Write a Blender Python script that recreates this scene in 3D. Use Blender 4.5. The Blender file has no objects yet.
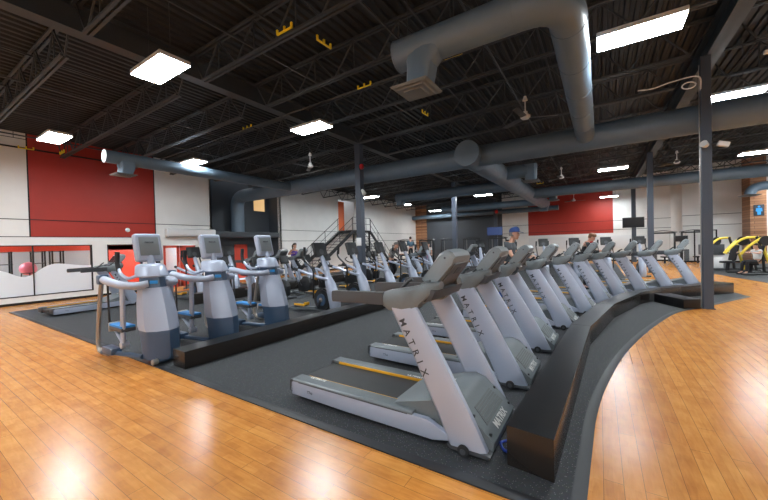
import bpy, bmesh, math, random
from mathutils import Vector, Matrix
random.seed(7)
C = bpy.context.scene.collection
R = math.radians
PI = math.pi
scn = bpy.context.scene

# ------------------------------------------------------------------ materials
MATS = {}
def mat(name, col, rough=.5, metal=0., emis=None, estr=0., spec=.5, coat=0.):
    m = bpy.data.materials.new(name); m.use_nodes = True
    b = m.node_tree.nodes['Principled BSDF']
    b.inputs['Base Color'].default_value = (*col, 1)
    b.inputs['Roughness'].default_value = rough
    b.inputs['Metallic'].default_value = metal
    b.inputs['Specular IOR Level'].default_value = spec
    b.inputs['Coat Weight'].default_value = coat
    if emis:
        b.inputs['Emission Color'].default_value = (*emis, 1)
        b.inputs['Emission Strength'].default_value = estr
    MATS[name] = m
    return m
def noise_vary(m, scale=8, amt=.15, stretch=(1, 1, 1), detail=4):
    """slight procedural variation of the base colour"""
    nt = m.node_tree; b = nt.nodes['Principled BSDF']
    c = b.inputs['Base Color'].default_value[:]
    tc = nt.nodes.new('ShaderNodeTexCoord'); mp = nt.nodes.new('ShaderNodeMapping')
    mp.inputs['Scale'].default_value = stretch
    n = nt.nodes.new('ShaderNodeTexNoise'); n.inputs['Scale'].default_value = scale; n.inputs['Detail'].default_value = detail
    r = nt.nodes.new('ShaderNodeValToRGB')
    r.color_ramp.elements[0].position = .3; r.color_ramp.elements[1].position = .7
    r.color_ramp.elements[0].color = (*[x * (1 - amt) for x in c[:3]], 1)
    r.color_ramp.elements[1].color = (*[min(1, x * (1 + amt)) for x in c[:3]], 1)
    nt.links.new(tc.outputs['Object'], mp.inputs[0]); nt.links.new(mp.outputs[0], n.inputs['Vector'])
    nt.links.new(n.outputs['Fac'], r.inputs[0]); nt.links.new(r.outputs[0], b.inputs['Base Color'])
    return m

def wood_floor(name, rot):
    m = mat(name, (.5, .25, .08), .2, spec=.5)
    nt = m.node_tree; b = nt.nodes['Principled BSDF']; L = nt.links.new
    tc = nt.nodes.new('ShaderNodeTexCoord'); mp = nt.nodes.new('ShaderNodeMapping')
    mp.inputs['Rotation'].default_value = (0, 0, rot)
    L(tc.outputs['Object'], mp.inputs[0])
    br = nt.nodes.new('ShaderNodeTexBrick')
    br.inputs['Color1'].default_value = (.2, .2, .2, 1); br.inputs['Color2'].default_value = (.8, .8, .8, 1)
    br.inputs['Mortar'].default_value = (0, 0, 0, 1)
    br.inputs['Scale'].default_value = 1; br.inputs['Mortar Size'].default_value = .0016
    br.inputs['Brick Width'].default_value = 1.25; br.inputs['Row Height'].default_value = .125
    br.offset = .37; br.offset_frequency = 2
    L(mp.outputs[0], br.inputs['Vector'])
    # strips inside planks
    br2 = nt.nodes.new('ShaderNodeTexBrick')
    br2.inputs['Color1'].default_value = (0, 0, 0, 1); br2.inputs['Color2'].default_value = (1, 1, 1, 1)
    br2.inputs['Mortar'].default_value = (.5, .5, .5, 1)
    br2.inputs['Scale'].default_value = 1; br2.inputs['Mortar Size'].default_value = 0
    br2.inputs['Brick Width'].default_value = .42; br2.inputs['Row Height'].default_value = .0625
    br2.offset = .61
    L(mp.outputs[0], br2.inputs['Vector'])
    mp2 = nt.nodes.new('ShaderNodeMapping'); mp2.inputs['Scale'].default_value = (2.2, 14, 1)
    L(mp.outputs[0], mp2.inputs[0])
    n = nt.nodes.new('ShaderNodeTexNoise'); n.inputs['Scale'].default_value = 2.2; n.inputs['Detail'].default_value = 7
    n.inputs['Distortion'].default_value = .8
    L(mp2.outputs[0], n.inputs['Vector'])
    n2 = nt.nodes.new('ShaderNodeTexNoise'); n2.inputs['Scale'].default_value = 5; n2.inputs['Detail'].default_value = 4
    L(mp.outputs[0], n2.inputs['Vector'])
    def mix(a, bb, w):
        x = nt.nodes.new('ShaderNodeMix'); x.data_type = 'FLOAT'; x.inputs[0].default_value = w
        L(a, x.inputs[2]); L(bb, x.inputs[3]); return x.outputs[0]
    f = mix(br.outputs['Color'], br2.outputs['Color'], .38)
    f = mix(f, n.outputs['Fac'], .5)
    f = mix(f, n2.outputs['Fac'], .36)
    ramp = nt.nodes.new('ShaderNodeValToRGB'); e = ramp.color_ramp.elements
    e[0].position = .24; e[0].color = (.40, .125, .020, 1)
    e[1].position = .74; e[1].color = (.78, .355, .085, 1)
    k = ramp.color_ramp.elements.new(.5); k.color = (.62, .24, .044, 1)
    L(f, ramp.inputs[0])
    mx = nt.nodes.new('ShaderNodeMix'); mx.data_type = 'RGBA'
    L(br.outputs['Fac'], mx.inputs[0]); L(ramp.outputs[0], mx.inputs[6]); mx.inputs[7].default_value = (.16, .07, .02, 1)
    L(mx.outputs[2], b.inputs['Base Color'])
    rr = nt.nodes.new('ShaderNodeMapRange'); rr.inputs['To Min'].default_value = .22; rr.inputs['To Max'].default_value = .28
    L(n2.outputs['Fac'], rr.inputs[0]); L(rr.outputs[0], b.inputs['Roughness'])
    bp = nt.nodes.new('ShaderNodeBump'); bp.inputs['Strength'].default_value = .012; bp.inputs['Distance'].default_value = .01
    L(n.outputs['Fac'], bp.inputs['Height']); L(bp.outputs[0], b.inputs['Normal'])
    return m
def rubber_floor(name):
    m = mat(name, (.05, .053, .056), .7, spec=.35)
    nt = m.node_tree; b = nt.nodes['Principled BSDF']; L = nt.links.new
    tc = nt.nodes.new('ShaderNodeTexCoord')
    v = nt.nodes.new('ShaderNodeTexVoronoi'); v.inputs['Scale'].default_value = 55
    L(tc.outputs['Object'], v.inputs['Vector'])
    r = nt.nodes.new('ShaderNodeValToRGB'); e = r.color_ramp.elements
    e[0].position = .12; e[0].color = (.30, .30, .29, 1); e[1].position = .22; e[1].color = (.047, .050, .055, 1)
    L(v.outputs['Distance'], r.inputs[0])
    n = nt.nodes.new('ShaderNodeTexNoise'); n.inputs['Scale'].default_value = 30; n.inputs['Detail'].default_value = 6
    L(tc.outputs['Object'], n.inputs['Vector'])
    mx = nt.nodes.new('ShaderNodeMix'); mx.data_type = 'RGBA'; mx.blend_type = 'MULTIPLY'; mx.inputs[0].default_value = .5
    L(r.outputs[0], mx.inputs[6]); L(n.outputs['Color'], mx.inputs[7]); L(mx.outputs[2], b.inputs['Base Color'])
    return m
def wood_panel(name):
    m = mat(name, (.22, .09, .035), .45)
    nt = m.node_tree; b = nt.nodes['Principled BSDF']; L = nt.links.new
    tc = nt.nodes.new('ShaderNodeTexCoord'); mp = nt.nodes.new('ShaderNodeMapping')
    mp.inputs['Rotation'].default_value = (R(90), 0, 0)
    L(tc.outputs['Object'], mp.inputs[0])
    br = nt.nodes.new('ShaderNodeTexBrick')
    br.inputs['Color1'].default_value = (.22, .085, .033, 1); br.inputs['Color2'].default_value = (.48, .24, .12, 1)
    br.inputs['Mortar'].default_value = (.06, .03, .02, 1); br.inputs['Scale'].default_value = 1
    br.inputs['Brick Width'].default_value = 1.2; br.inputs['Row Height'].default_value = .16; br.inputs['Mortar Size'].default_value = .008
    L(mp.outputs[0], br.inputs['Vector']); L(br.outputs['Color'], b.inputs['Base Color'])
    return m

WOODX = wood_floor('planks_along_x', 0)
WOODY = wood_floor('planks_along_y', R(90))
RUB = rubber_floor('speckled_rubber')
EDGE = mat('black_rubber_edge', (.018, .019, .023), .5)
WHITE = noise_vary(mat('white_wall_paint', (.82, .81, .79), .6), 1.5, .03)
REDW = noise_vary(mat('red_wall_paint', (.40, .026, .014), .55), 1.5, .05)
GREYW = noise_vary(mat('charcoal_wall_paint', (.05, .058, .07), .6), 1.5, .06)
BLACKW = mat('black_paint', (.01, .01, .012), .7)
PANEL = wood_panel('wood_cladding')
DECK = noise_vary(mat('dark_roof_deck', (.0155, .018, .0205), .6), 3, .2)
STEEL = mat('dark_painted_steel', (.040, .046, .051), .5)
COLM = mat('slate_painted_steel', (.058, .073, .10), .4)
DUCT = noise_vary(mat('slate_duct_paint', (.125, .18, .24), .42), 2, .06)
SILVER = mat('silver_paint', (.42, .47, .585), .3, .35, coat=.3)
LSILVER = mat('light_silver_plastic', (.36, .40, .50), .35, .1)
GREYP = noise_vary(mat('grey_plastic', (.145, .165, .175), .42), 40, .03)
GREYL = mat('light_grey_plastic', (.20, .225, .24), .4)
DGREY = mat('dark_grey_plastic', (.055, .06, .068), .45)
HEADB = mat('taupe_plastic', (.10, .094, .09), .4)
BLACK = mat('black_plastic', (.015, .016, .018), .4)
BRUB = mat('matte_black_rubber', (.02, .02, .022), .8)
BELT = noise_vary(mat('treadmill_belt', (.028, .028, .030), .6), 200, .2)
YEL = mat('amber_trim', (.82, .40, .02), .45)
BLUEG = mat('slate_blue_plastic', (.05, .09, .155), .32)
BLUEP = mat('bright_blue_pad', (.02, .22, .56), .5)
CYAN = mat('cyan_badge', (.03, .33, .80), .4)
CHROME = mat('brushed_aluminium', (.50, .48, .45), .32, .6)
WARMTUBE = mat('warm_grey_tube', (.33, .30, .27), .35, .5)
LAM = noise_vary(mat('black_laminate', (.008, .008, .009), .3), 3, .3)
LAMS = mat('brown_floor_tint_laminate', (.02, .016, .014), .25)  # baseboard brown; on the curb sides it paints in the floor's reflection
YELM = mat('yellow_machine_paint', (.80, .62, .06), .4)
CLIPY = mat('yellow_hanger_paint', (.95, .72, .02), .5)
WPLAS = mat('white_plastic', (.75, .75, .75), .4)
ORANGE = mat('orange_door_paint', (.80, .14, .02), .5)
REDD = mat('red_door_paint', (.62, .06, .03), .5)
REDL = mat('red_strobe_lens', (.65, .02, .02), .3)
BEIGE = mat('beige_glow_wall', (.72, .50, .27), .6, emis=(.75, .45, .18), estr=.22)  # glow put into the wall stands in for light in the upper room
LIGHT = mat('lit_diffuser', (1, 1, 1), .5, emis=(.89, .96, 1), estr=26)
LFRAME = mat('fixture_frame', (.6, .6, .6), .4)
SCREEN = mat('lit_screen', (.02, .05, .15), .3, emis=(.05, .12, .45), estr=.06)
SCREEND = mat('dark_screen', (.012, .014, .018), .15)
INK = mat('charcoal_lettering', (.035, .04, .05), .5)
INKW = mat('white_lettering', (.78, .78, .76), .5)
CABLEB = mat('blue_cable', (.02, .06, .4), .4)
SKIN = mat('skin', (.62, .34, .24), .5)
HAIR = mat('dark_hair', (.05, .03, .02), .6)
TEE = mat('charcoal_tee', (.07, .078, .088), .8)
NAVY = mat('navy_fabric', (.02, .05, .18), .8)
JEAN = mat('blue_trousers', (.02, .07, .28), .8)
GREYT = mat('grey_fabric', (.20, .19, .185), .85)
DKT = mat('black_fabric', (.016, .016, .02), .85)
REDF = mat('red_fabric', (.55, .03, .03), .8)
PURP = mat('purple_fabric', (.16, .08, .42), .8)
PINK = mat('pink_fabric', (.75, .12, .35), .8)
TEAL = mat('slate_fabric', (.07, .13, .18), .8)
WFAB = mat('white_fabric', (.7, .7, .7), .8)
# glass and frosted film
GLASS = mat('window_glass', (.9, .95, .95), .03)
_b = GLASS.node_tree.nodes['Principled BSDF']; _b.inputs['Transmission Weight'].default_value = 1; _b.inputs['IOR'].default_value = 1.05
FILM = mat('frosted_film', (.86, .91, .97), .5)
_b = FILM.node_tree.nodes['Principled BSDF']; _b.inputs['Transmission Weight'].default_value = .1

# ------------------------------------------------------------------ mesh helpers
def new(): return bmesh.new()
def merge(bm, t):
    me = bpy.data.meshes.new('tmp'); t.to_mesh(me); t.free(); bm.from_mesh(me); bpy.data.meshes.remove(me)
def bev(t, w, seg=2):
    if w > 0: bmesh.ops.bevel(t, geom=t.edges[:], offset=w, segments=seg, profile=.6, affect='EDGES', clamp_overlap=True)
def box(bm, c, s, b=0., rot=None, seg=2):
    t = new(); bmesh.ops.create_cube(t, size=1)
    bmesh.ops.scale(t, vec=s, verts=t.verts); bev(t, b, seg)
    if rot: bmesh.ops.rotate(t, cent=(0, 0, 0), matrix=rot, verts=t.verts)
    bmesh.ops.translate(t, vec=c, verts=t.verts); merge(bm, t); return bm
def b2(bm, x0, x1, y0, y1, z0, z1, b=0.):
    return box(bm, ((x0 + x1) / 2, (y0 + y1) / 2, (z0 + z1) / 2), (abs(x1 - x0), abs(y1 - y0), abs(z1 - z0)), b)
def prism(bm, pts, a0, a1, plane='xz', b=0., scale1=None):
    """extrude polygon pts from a0 to a1 along the axis missing in plane"""
    t = new()
    def P(p, a):
        return {'xz': (p[0], a, p[1]), 'xy': (p[0], p[1], a), 'yz': (a, p[0], p[1])}[plane]
    v0 = [t.verts.new(P(p, a0)) for p in pts]
    q = pts
    if scale1:
        cx = sum(p[0] for p in pts) / len(pts); cy = sum(p[1] for p in pts) / len(pts)
        q = [(cx + (p[0] - cx) * scale1, cy + (p[1] - cy) * scale1) for p in pts]
    v1 = [t.verts.new(P(p, a1)) for p in q]
    t.faces.new(v0); t.faces.new(v1[::-1])
    n = len(pts)
    for i in range(n): t.faces.new((v0[(i + 1) % n], v0[i], v1[i], v1[(i + 1) % n]))
    bmesh.ops.recalc_face_normals(t, faces=t.faces); bev(t, b); merge(bm, t); return bm
def loft(bm, secs, caps=True):
    t = new(); rows = [[t.verts.new(p) for p in s] for s in secs]; n = len(secs[0])
    for a, c in zip(rows, rows[1:]):
        for i in range(n): t.faces.new((a[i], a[(i + 1) % n], c[(i + 1) % n], c[i]))
    if caps: t.faces.new(rows[0][::-1]); t.faces.new(rows[-1])
    bmesh.ops.recalc_face_normals(t, faces=t.faces); merge(bm, t); return bm
def spl(pts, k=6):
    P = [Vector(p) for p in pts]; P = [2 * P[0] - P[1]] + P + [2 * P[-1] - P[-2]]; o = []
    for i in range(1, len(P) - 2):
        a, b, c, d = P[i - 1:i + 3]
        for j in range(k):
            t = j / k
            o.append(.5 * ((2 * b) + (c - a) * t + (2 * a - 5 * b + 4 * c - d) * t * t + (3 * b - a - 3 * c + d) * t ** 3))
    o.append(P[-2]); return o
def tube(bm, pts, r, n=8, flat=1., up=None):
    """tube along points; r a number or one per point; flat squashes the section"""
    P = [Vector(p) for p in pts]; secs = []; prev = None
    for i, p in enumerate(P):
        d = (P[min(i + 1, len(P) - 1)] - P[max(i - 1, 0)]).normalized()
        if prev is None:
            u = Vector(up) if up else (Vector((0, 0, 1)) if abs(d.z) < .9 else Vector((1, 0, 0)))
        else: u = prev
        s = d.cross(u).normalized(); u = s.cross(d).normalized(); prev = u
        rr = r[i] if isinstance(r, (list, tuple)) else r
        secs.append([p + rr * (s * math.cos(2 * PI * k / n) * flat + u * math.sin(2 * PI * k / n)) for k in range(n)])
    return loft(bm, secs)
def bar(bm, a, b, w, h=None, up=(0, 0, 1)):
    """square section bar"""
    h = h or w; a = Vector(a); b = Vector(b); d = (b - a).normalized(); u = Vector(up)
    if abs(d.dot(u)) > .95: u = Vector((1, 0, 0))
    s = d.cross(u).normalized() * w / 2; u = s.cross(d).normalized() * h / 2
    return loft(bm, [[p + s + u, p - s + u, p - s - u, p + s - u] for p in (a, b)])
def cyl(bm, c, r, h, axis='z', n=20, b=0., r2=None):
    t = new(); bmesh.ops.create_cone(t, cap_ends=True, segments=n, radius1=r, radius2=r if r2 is None else r2, depth=h)
    if b: bmesh.ops.bevel(t, geom=[e for e in t.edges if len(e.link_faces) == 2 and e.calc_face_angle(0) > 1], offset=b, segments=2, affect='EDGES')
    if axis == 'x': bmesh.ops.rotate(t, cent=(0, 0, 0), matrix=Matrix.Rotation(PI / 2, 3, 'Y'), verts=t.verts)
    if axis == 'y': bmesh.ops.rotate(t, cent=(0, 0, 0), matrix=Matrix.Rotation(PI / 2, 3, 'X'), verts=t.verts)
    bmesh.ops.translate(t, vec=c, verts=t.verts); merge(bm, t); return bm
def ball(bm, c, s, n=14):
    t = new(); bmesh.ops.create_uvsphere(t, u_segments=n, v_segments=max(6, n * 2 // 3), radius=1)
    bmesh.ops.scale(t, vec=s if hasattr(s, '__len__') else (s, s, s), verts=t.verts)
    bmesh.ops.translate(t, vec=c, verts=t.verts); merge(bm, t); return bm

def obj(name, bm, m, parent=None, label=None, smooth=True, angle=38, stuff=False):
    me = bpy.data.meshes.new(name); bm.to_mesh(me); bm.free()
    for x in (m if isinstance(m, (list, tuple)) else [m]): me.materials.append(x)
    if smooth:
        for p in me.polygons: p.use_smooth = True
        me.set_sharp_from_angle(angle=R(angle))
    o = bpy.data.objects.new(name, me); C.objects.link(o)
    if parent: o.parent = parent
    if label: o['label'] = label
    return o
def thing(name, label, cat, loc=(0, 0, 0), rotz=0., group=None):
    o = bpy.data.objects.new(name, None); C.objects.link(o); o.empty_display_size = .2
    o.location = loc; o.rotation_euler = (0, 0, rotz)
    o['label'] = label; o['category'] = cat
    if group: o['group'] = group
    return o
def tag(o, label, cat, group=None):
    o['label'] = label; o['category'] = cat
    if group: o['group'] = group
    return o
def struct(name, bm, m, **k):
    o = obj(name, bm, m, **k); o['kind'] = 'structure'; return o
def dup(o, loc, rotz=None, label=None, parent=None):
    c = o.copy(); C.objects.link(c)
    if parent: c.parent = parent
    else:
        c.location = loc
        if rotz is not None: c.rotation_euler = (0, 0, rotz)
        if label: c['label'] = label
    for ch in o.children: dup(ch, None, parent=c)
    return c
def text(name, body, size, m, parent, X, Y, loc, ext=.0015, align='CENTER', bold=0., space=1.):
    cu = bpy.data.curves.new(name, 'FONT'); cu.body = body; cu.size = size; cu.extrude = ext; cu.align_x = align; cu.align_y = 'CENTER'
    cu.offset = bold; cu.space_character = space; cu.resolution_u = 2
    t = bpy.data.objects.new(name, cu); C.objects.link(t)
    bpy.context.view_layer.update()
    me = bpy.data.meshes.new_from_object(t.evaluated_get(bpy.context.evaluated_depsgraph_get()))
    bpy.data.objects.remove(t); bpy.data.curves.remove(cu)
    X = Vector(X).normalized(); Y = Vector(Y); Y = (Y - Y.dot(X) * X).normalized(); Z = X.cross(Y)
    M = Matrix(((X.x, Y.x, Z.x, loc[0]), (X.y, Y.y, Z.y, loc[1]), (X.z, Y.z, Z.z, loc[2]), (0, 0, 0, 1)))
    me.transform(M); me.materials.clear(); me.materials.append(m)
    o = bpy.data.objects.new(name, me); C.objects.link(o)
    if parent: o.parent = parent
    return o

ORD = ['nearest', 'second', 'third', 'fourth', 'fifth', 'sixth', 'seventh', 'eighth', 'ninth', 'tenth', 'eleventh', 'twelfth']

# ================================================================== SETTING
XL = -17.55; YB = 34.0; XR = 12.0; YF = -9.0
# deck height follows a slight roof pitch
def deckz(x): return 6.2 + .035 * (x - XL)

# floors: boards along x in front, boards along y on the right
bm = new(); b2(bm, XL - .2, -.25, YF, 2.47, -.1, 0); struct('floor', bm, WOODX, smooth=False)
bm = new(); b2(bm, -.25, XR, YF, YB + .2, -.1, 0); struct('floor', bm, WOODY, smooth=False)
bm = new(); b2(bm, XL - .2, -.25, 2.47, YB + .2, -.1, 0); struct('floor', bm, WOODX, smooth=False)
# rubber sheet laid over the boards, with its curved right edge
edge = [(-.15, 2.47), (-.14, 2.72), (-.12, 3.33), (-.09, 4.03), (.01, 4.92), (.26, 6.34), (.63, 7.83), (1.13, 9.48), (1.55, 10.6), (2.1, 11.45), (2.65, 12.35), (3.12, 13.15), (3.42, 13.65), (3.7, 14.1)]
edge = [tuple(p[:2]) for p in spl([(*p, 0) for p in edge], 4)]
rub = [(-15.6, 2.47)] + edge + [(3.6, 14.95), (1.6, 17.2), (1.0, 20), (1.0, 30), (-15.6, 30)]
bm = new(); prism(bm, rub, 0.0005, .008, 'xy'); struct('floor_rubber_sheet', bm, RUB, smooth=False)
bm = new(); prism(bm, [(5.0, 20.0), (5.35, 18.3), (7.5, 17.6), (XR - .05, 17.0), (XR - .05, 32), (6.2, 32), (4.4, 23.6)], .0005, .008, 'xy'); struct('floor_rubber_sheet', bm, RUB, smooth=False)
# reducer strips
bm = new(); prism(bm, [(-15.62, 2.39), (-.16, 2.39), (-.16, 2.49), (-15.62, 2.49)], .0005, .014, 'xy', .004); struct('trim_1', bm, EDGE)
bm = new(); e2 = [Vector((*p, .0)) for p in edge]
secs = []
for i, p in enumerate(e2):
    d = (e2[min(i + 1, len(e2) - 1)] - e2[max(i - 1, 0)]).normalized(); n = Vector((d.y, -d.x, 0))
    secs.append([p - n * .05 + Vector((0, 0, .001)), p - n * .05 + Vector((0, 0, .016)), p + n * .0 + Vector((0, 0, .015)), p + n * .045 + Vector((0, 0, .002))])
loft(bm, secs); struct('trim_2', bm, EDGE)
bm = new(); b2(bm, -15.66, -15.56, 2.42, 30, .0005, .014); struct('trim_3', bm, EDGE)

# left wall: white with a red block, openings for windows, doors, an alcove and the landing door
def wallseg(bm, y0, y1, z0, z1, mi, x0=XL - .22, x1=XL):
    n = len(bm.faces); b2(bm, x0, x1, y0, y1, z0, z1)
    bm.faces.ensure_lookup_table()
    for f in bm.faces[n:]: f.material_index = mi
bm = new()
ZT = 6.26
for y0, y1, z0, z1, mi in [
    (YF, .3, 0, ZT, 0), (.3, 3.29, 2.15, ZT, 0), (3.29, 7.42, 2.47, ZT, 1), (3.29, 7.42, 2.15, 2.47, 0), (7.42, 10.15, 2.1, ZT, 0),
    (.3, 5.06, 0, .28, 0), (5.06, 5.56, 0, 2.15, 0), (5.56, 6.85, 0, .28, 0), (6.85, 7.72, 0, 2.15, 0), (9.3, 10.15, 0, 2.1, 0),
    (14.75, 20.6, 0, ZT, 0), (20.6, 22.7, 0, 3.05, 0), (20.6, 22.7, 5.6, ZT, 0), (22.7, YB, 0, ZT, 0)]:
    wallseg(bm, y0, y1, z0, z1, mi)
struct('wall_left', bm, [WHITE, REDW], smooth=False)
# alcove: back, sides and the ledge
bm = new(); XA = XL - 1.1
b2(bm, XA - .1, XA, 10.15, 12.15, 0, ZT); b2(bm, XA - .1, XA, 13.05, 14.75, 0, 4.25); b2(bm, XA - .1, XA, 12.15, 13.05, 2.1, ZT)
b2(bm, XA - .1, XA, 13.05, 13.6, 4.25, ZT); b2(bm, XA - .1, XA, 14.5, 14.75, 4.25, ZT); b2(bm, XA - .1, XA, 13.6, 14.5, 5.15, ZT)
b2(bm, XA - .1, XL, 10.05, 10.15, 0, ZT); b2(bm, XA - .1, XL, 14.75, 14.85, 0, ZT)
struct('wall_alcove', bm, GREYW, smooth=False)
bm = new(); b2(bm, XA - .5, XA - .45, 13, 15, 4, 5.5); struct('wall_upper_room', bm, BEIGE, smooth=False)
bm = new(); b2(bm, XA, XL - .04, 10.17, 14.74, 2.5, 2.82, .06); struct('trim_4', bm, GREYW)
# wall lines
for i, z in enumerate((3.08, 2.36)):
    bm = new()
    if i == 0: b2(bm, XL, XL + .02, YF, 10.12, z, z + .025)
    b2(bm, XL, XL + .02, 14.8, 33.9, z - .1, z - .075); struct('trim_5', bm, BLACKW, smooth=False)
bm = new(); b2(bm, XL, XL + .012, 3.27, 3.31, 2.47, ZT); b2(bm, XL, XL + .012, 7.4, 7.44, 2.47, ZT); b2(bm, XL, XL + .012, YF, 7.42, 2.45, 2.475); b2(bm, XL, XL + .012, YF, 3.29, 6.0, 6.02); b2(bm, XL, XL + .012, 2.96, 2.975, 6.02, ZT); struct('trim_6', bm, BLACKW, smooth=False)
bm = new()
for y0, y1 in ((YF, 7.72), (9.3, 10.15), (14.8, YB)): b2(bm, XL, XL + .03, y0, y1, 0, .09)
struct('baseboard_left', bm, LAMS, smooth=False)

# windows of the left wall and the studio behind
def window(n, y0, y1, z0, z1, mull, film):
    w = bpy.data.objects.new('window_%d' % n, None); C.objects.link(w); w['kind'] = 'structure'
    bm = new(); t = .035
    for a in ((y0, y0 + t, z0, z1), (y1 - t, y1, z0, z1), (y0, y1, z0, z0 + t), (y0, y1, z1 - t, z1)): b2(bm, XL - .15, XL + .01, *a)
    for y in mull: b2(bm, XL - .12, XL, y - .012, y + .012, z0, z1)
    obj('window_frame', bm, BLACKW, w)
    bm = new(); b2(bm, XL - .09, XL - .08, y0 + t, y1 - t, z0 + t, z1 - t); obj('pane', bm, GLASS, w)
    if film:
        bm = new(); N = 40; y_ = [y0 + t + (y1 - y0 - 2 * t) * i / N for i in range(N + 1)]
        top = [(y, 1.42 + .10 * math.sin((y - y0) * 2.1 + 1.2) - (.5 * math.exp(-((y - 3.15) / .5) ** 2))) for y in y_]
        prism(bm, [(y0 + t, z0 + t)] + [(y1 - t, z0 + t)] + top[::-1], XL - .078, XL - .07, 'yz'); obj('frosted_film', bm, FILM, w)
window(1, .3, 5.06, .28, 2.15, (3.35,), True)
window(2, 5.56, 6.85, .28, 2.15, (), False)
bm = new(); b2(bm, XL - 5, XL - .22, -2, 10.05, -.1, 0); struct('floor', bm, WOODX, smooth=False)
bm = new(); b2(bm, XL - 5.1, XL - 5, -2, 10.05, 0, 2.9); b2(bm, XL - 5, XL - .22, -2.1, -2, 0, 2.9); b2(bm, XL - 5, XL - .22, 9.95, 10.05, 0, 2.9); struct('wall_studio', bm, mat('studio_grey_paint', (.42, .47, .52), .6), smooth=False)
bm = new(); b2(bm, XL - 4.99, XL - 4.97, -2, 9.9, 1.95, 2.9); b2(bm, XL - 4.99, XL - 4.97, 6.9, 9.8, 0, 2.2); struct('wall_studio_red', bm, REDD, smooth=False)
bm = new(); b2(bm, XL - 5.1, XL - .2, -2.1, 10.1, 2.9, 3.0); struct('ceiling', bm, WHITE, smooth=False)
for i, y in enumerate((1.5, 8.4)):
    t = thing('ceiling_light', ['square light panel in studio ceiling behind left window', 'square light panel in studio behind red doors'][i], 'light', (XL - 2.6, y, 2.9))
    bm = new(); b2(bm, -.6, .6, -.3, .3, -.03, -.02); obj('diffuser', bm, LIGHT, t)
    bm = new(); b2(bm, -.63, .63, -.33, .33, -.02, -.001); obj('frame', bm, LFRAME, t)
# racks added as dark silhouettes, in place of reflections in the glass
for i, (y, c) in enumerate(((2.3, 0), (3.1, 1), (4.1, 0), (4.7, 1))):
    t = thing('reflection_rack', ['dark upright rack behind glass at far left', 'dark rack behind glass beside pink ball', 'dark rack behind glass right of pink ball', 'dark upright rack at right edge of long window'][i], 'rack', (XL - 3.2, y, .001))
    bm = new()
    for yy in (-.18, .18):
        for xx in (-.2, .2): bar(bm, (xx, yy, 0), (xx, yy, 1.95), .05)
    obj('post', bm, BLACK, t)
    for z in (.4, .9, 1.4, 1.9):
        bm = new(); b2(bm, -.22, .22, -.22, .22, z, z + .03); obj('shelf', bm, DGREY, t)
bm = new(); ball(bm, (XL - 1.6, 3.5, 1.25), (.26, .26, .26), 20); b = obj('exercise_ball', bm, mat('pink_ball', (.75, .2, .3), .4)); tag(b, 'pink exercise ball on stand behind the long window', 'ball')
t = thing('ball_stand', 'black ring stand under the pink exercise ball', 'stand', (XL - 1.6, 3.5, .36))
bm = new(); tube(bm, [(.2 * math.cos(a), .2 * math.sin(a), .72) for a in [2 * PI * i / 16 for i in range(17)]], .02, 6); obj('ring', bm, BLACK, t)
for a in (0, 2.1, 4.2):
    bm = new(); bar(bm, (.2 * math.cos(a), .2 * math.sin(a), .72), (.3 * math.cos(a), .3 * math.sin(a), -.358), .03); obj('leg', bm, BLACK, t)
# doors of the studio
def door(n, y0, y1, x, z0, z1, m, glass=True):
    w = bpy.data.objects.new('door_%d' % n, None); C.objects.link(w); w['kind'] = 'structure'
    bm = new(); t = .11
    for a in ((y0, y0 + t, z0, z1), (y1 - t, y1, z0, z1), (y0, y1, z1 - t, z1), (y0, y1, z0, z0 + .25)): b2(bm, x - .06, x, *a)
    obj('door_frame', bm, m, w)
    bm = new(); b2(bm, x - .035, x - .025, y0 + t, y1 - t, z0 + .25, z1 - t); obj('pane' if glass else 'door_panel', bm, GLASS if glass else m, w)
    bm = new(); tube(bm, [(x, y1 - .07, z0 + .9), (x + .05, y1 - .07, z0 + .9), (x + .05, y1 - .07, z0 + 1.2), (x, y1 - .07, z0 + 1.2)], .012, 6); obj('door_handle', bm, CHROME, w)
door(1, 7.74, 8.48, XL - .06, .01, 2.07, REDD); door(2, 8.52, 9.28, XL - .06, .01, 2.07, REDD, False)
door(3, 12.15, 13.05, XA - .02, .01, 2.1, REDD, False)
door(4, 20.62, 21.45, XL - .1, 3.06, 5.45, ORANGE, False)
bm = new(); b2(bm, XL - 2, XL - 1.9, 20.4, 23, 3, 6); b2(bm, XL - 1.9, XL - .22, 22.75, 22.85, 3, 6); b2(bm, XL - 1.9, XL - .22, 20.4, 20.5, 3, 6); struct('wall_upper_hall', bm, WHITE, smooth=False)
bm = new(); b2(bm, XL - 2, XL - .2, 20.4, 22.9, 2.95, 3.05); struct('floor', bm, WOODX, smooth=False)

# back walls
def plainwall(name, segs, m):
    bm = new()
    for s in segs: b2(bm, *s)
    return struct(name, bm, m, smooth=False)
ZR = 7.2
plainwall('wall_back_wood', [(XL, -16.15, YB, YB + .2, 0, ZR)], PANEL)
plainwall('wall_back_grey', [(-16.15, -8.0, YB, YB + .2, 0, ZR)], GREYW)
plainwall('wall_back', [(-8.0, -5.62, YB, YB + .2, 0, ZR), (-5.62, 1.0, YB, YB + .2, 0, 2.35), (1.0, 4.7, YB, YB + .2, 0, ZR)], WHITE)
plainwall('wall_back_red', [(-5.62, 1.0, YB, YB + .2, 2.35, ZR)], REDW)
bm = new(); prism(bm, [(4.7, YB), (5.14, 32.5), (5.14, 32.7), (4.9, YB + .2), (4.7, YB + .2)], 0, ZR, 'xy'); struct('wall_jog', bm, WHITE, smooth=False)
plainwall('wall_back', [(5.14, XR, 32.5, 32.7, 0, ZR)], WHITE)
plainwall('column_wood', [(8.22, 8.95, 31.0, 32.5, 0, ZR)], PANEL)
bm = new()
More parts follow.
